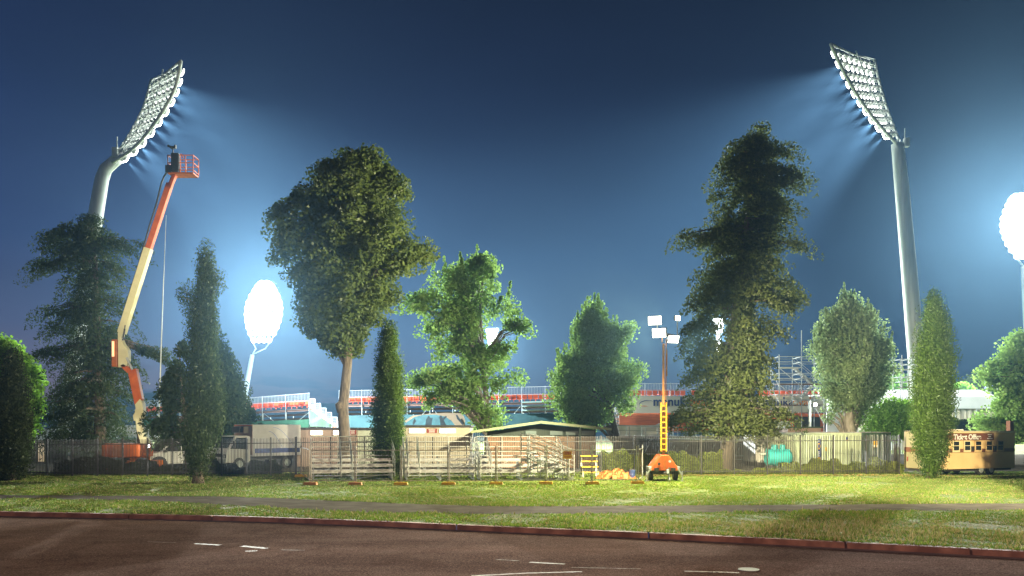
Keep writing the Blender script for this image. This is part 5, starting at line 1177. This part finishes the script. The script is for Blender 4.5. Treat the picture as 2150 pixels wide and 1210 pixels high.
# ------------------------------------------------------------------ scaffolding towers
def scaffold(label, pxs, Y, top, levels, dep, extra=(), stairs=True):
    x0, x1 = gx(pxs[0],Y), gx(pxs[1],Y); root = thing('scaffold_tower', label, 'scaffold', ((x0+x1)/2,Y,0), 0, 'scaffold towers'); w = x1-x0
    st = MB(); zt = gz(top,Y)
    for i, x in enumerate((-w/2,0,w/2)):
        for j, y in enumerate((0,dep)):
            z = zt+(gz(694,Y)-zt if (i == 1 and j == 0) or (i == 2 and j == 0) else 0) if stairs else zt+.3*(i == 0)
            st.tube([(x,y,0),(x,y,z)], .045, 6)
    st.build('standards', M_rail, root)
    lg = MB()
    for z in levels:
        for dz in (.5,1.0):
            for y in (0,dep): lg.tube([(-w/2-.2,y,z+dz),(w/2+.2,y,z+dz)], .035, 6)
            for x in (-w/2,0,w/2): lg.tube([(x,-.1,z+dz),(x,dep+.1,z+dz)], .035, 6)
        for x in (-w/2,w/2): lg.tube([(x,0,z-1.9),(x,dep,z)], .03, 6)
        lg.tube([(-w/2,-.05,z-.1),(0,-.05,z-1.9)], .035, 6)
    lg.build('ledgers', M_rail, root)
    for i, z in enumerate(levels):
        MB().b2(-w/2,w*.02 if i == 0 and stairs else w/2,0,dep*.55,z-.06,z).build('platform', M_plank if i else M_alu, root)
    if stairs:
        s_ = MB()
        for i, (za, zb_) in enumerate(zip(levels[1:], levels[:-1])):
            a, b_ = (-.1,dep*.7,zb_), (w*.42,dep*.7,za)
            if i % 2: a, b_ = (w*.42,dep*.75,zb_), (-.1,dep*.75,za)
            A, B = Vector(a), Vector(b_)
            for y in (-.35,.35): s_.bar(A+Vector((0,y,0)),B+Vector((0,y,0)),.06,.16); s_.tube([A+Vector((0,y,.9)),B+Vector((0,y,.9))],.025,5)
            for k in range(9): c = A.lerp(B,(k+.5)/9); s_.box(c,(.24,.7,.03))
        s_.build('stairs', M_alu, root)
    return root
Ys = 80
scaffold('tall scaffold stair tower between the conifer and the forked poplar', (1636,1730), Ys, 745, [gz(771,Ys),gz(806,Ys),gz(850,Ys)], 2.6)
scaffold('narrow scaffold tower half hidden by the bright cypress', (1894,1926), 84, 752, [gz(775,84),gz(812,84)], 2, stairs=False)
ds = thing('site_platform', 'dark green edged flat roof behind the pale container below the scaffold', 'platform roof', (gx(1690,66),66,0)); w = gx(1727,66)-gx(1652,66)
MB().b2(-w/2,w/2,0,4,gz(899,66),gz(896,66)).build('roof_edge', M_dkgreen, ds); MB().b2(-w/2+.1,w/2-.1,.1,3.9,0,gz(899,66)-.003).build('wall', M_wall1, ds)
lp = thing('light_pole', 'short pole with a bright flood lamp at the foot of the scaffold', 'light pole', (gx(1700,76),76,0))
MB().tube([(0,0,0),(0,0,gz(842,76))],.14,10).build('pole', M_steel, lp)
MB().box((gx(1709,76)-gx(1700,76),-.2,gz(850,76)),(.35,.2,.3)).bar((0,0,gz(850,76)),(.3,-.1,gz(850,76)),.06).build('lamp_head', M_black, lp)
MB().box((gx(1709,76)-gx(1700,76),-.32,gz(850,76)),(.3,.03,.26)).build('lens', M_warmlens, lp)
light('scaffold_lamp', 'POINT', (gx(1711,76),75.4,gz(850,76)), 1200, (1,1,.9), soft=.1)
vb = thing('video_board', 'small blue lit video board on a white post beside the right tree', 'video board', (gx(2078,110),110,0))
MB().b2(-.75,.75,0,.4,gz(818,110),gz(798,110)).build('casing', M_black, vb); 
scr = mat('x',(0,0,0)); bpy.data.materials.remove(scr)
m, nt, b = nodes('lit_led_screen'); tc = nt.nodes.new('ShaderNodeTexCoord'); vn = nt.nodes.new('ShaderNodeTexVoronoi'); vn.inputs['Scale'].default_value = 4; nt.links.new(tc.outputs['Object'], vn.inputs['Vector'])
r_ = nt.nodes.new('ShaderNodeValToRGB'); r_.color_ramp.elements[0].color = (.8,.85,1,1); r_.color_ramp.elements[1].color = (.01,.03,.6,1); r_.color_ramp.elements[0].position = .12; r_.color_ramp.elements[1].position = .4
nt.links.new(vn.outputs['Distance'], r_.inputs[0]); nt.links.new(r_.outputs[0], b.inputs['Emission Color']); b.inputs['Emission Strength'].default_value = 1.6; m.cycles.emission_sampling = 'NONE'
MB().b2(-.7,.7,-.03,-.003,gz(817,110),gz(799,110)).build('screen', m, vb)
MB().b2(-.3,.3,.1,.5,0,gz(818,110)).build('post', M_white, vb)

# ------------------------------------------------------------------ street lighting from our side of the road (its lamps stand outside the photograph)
light('street_lamp_light', 'SPOT', (12,12,9), 150e3, (1,.84,.5), (22.5,45,1.2), 44, 1, .1)
light('street_lamp_light', 'SPOT', (-9,-9,10), 105e3, (1,.88,.66), (-18,50,7), 21, .7, .3)
light('street_lamp_light', 'SPOT', (2,-9,11), 17e3, (1,.55,.38), (0,17,0), 110, .9, .4)  # added road fill, its red tint standing in for tail lights
o = copy_tree(CYP); o.location = (18.9,26.2,0); o['label'] = 'cypress beside the road just outside the right edge, shading the ticket office'
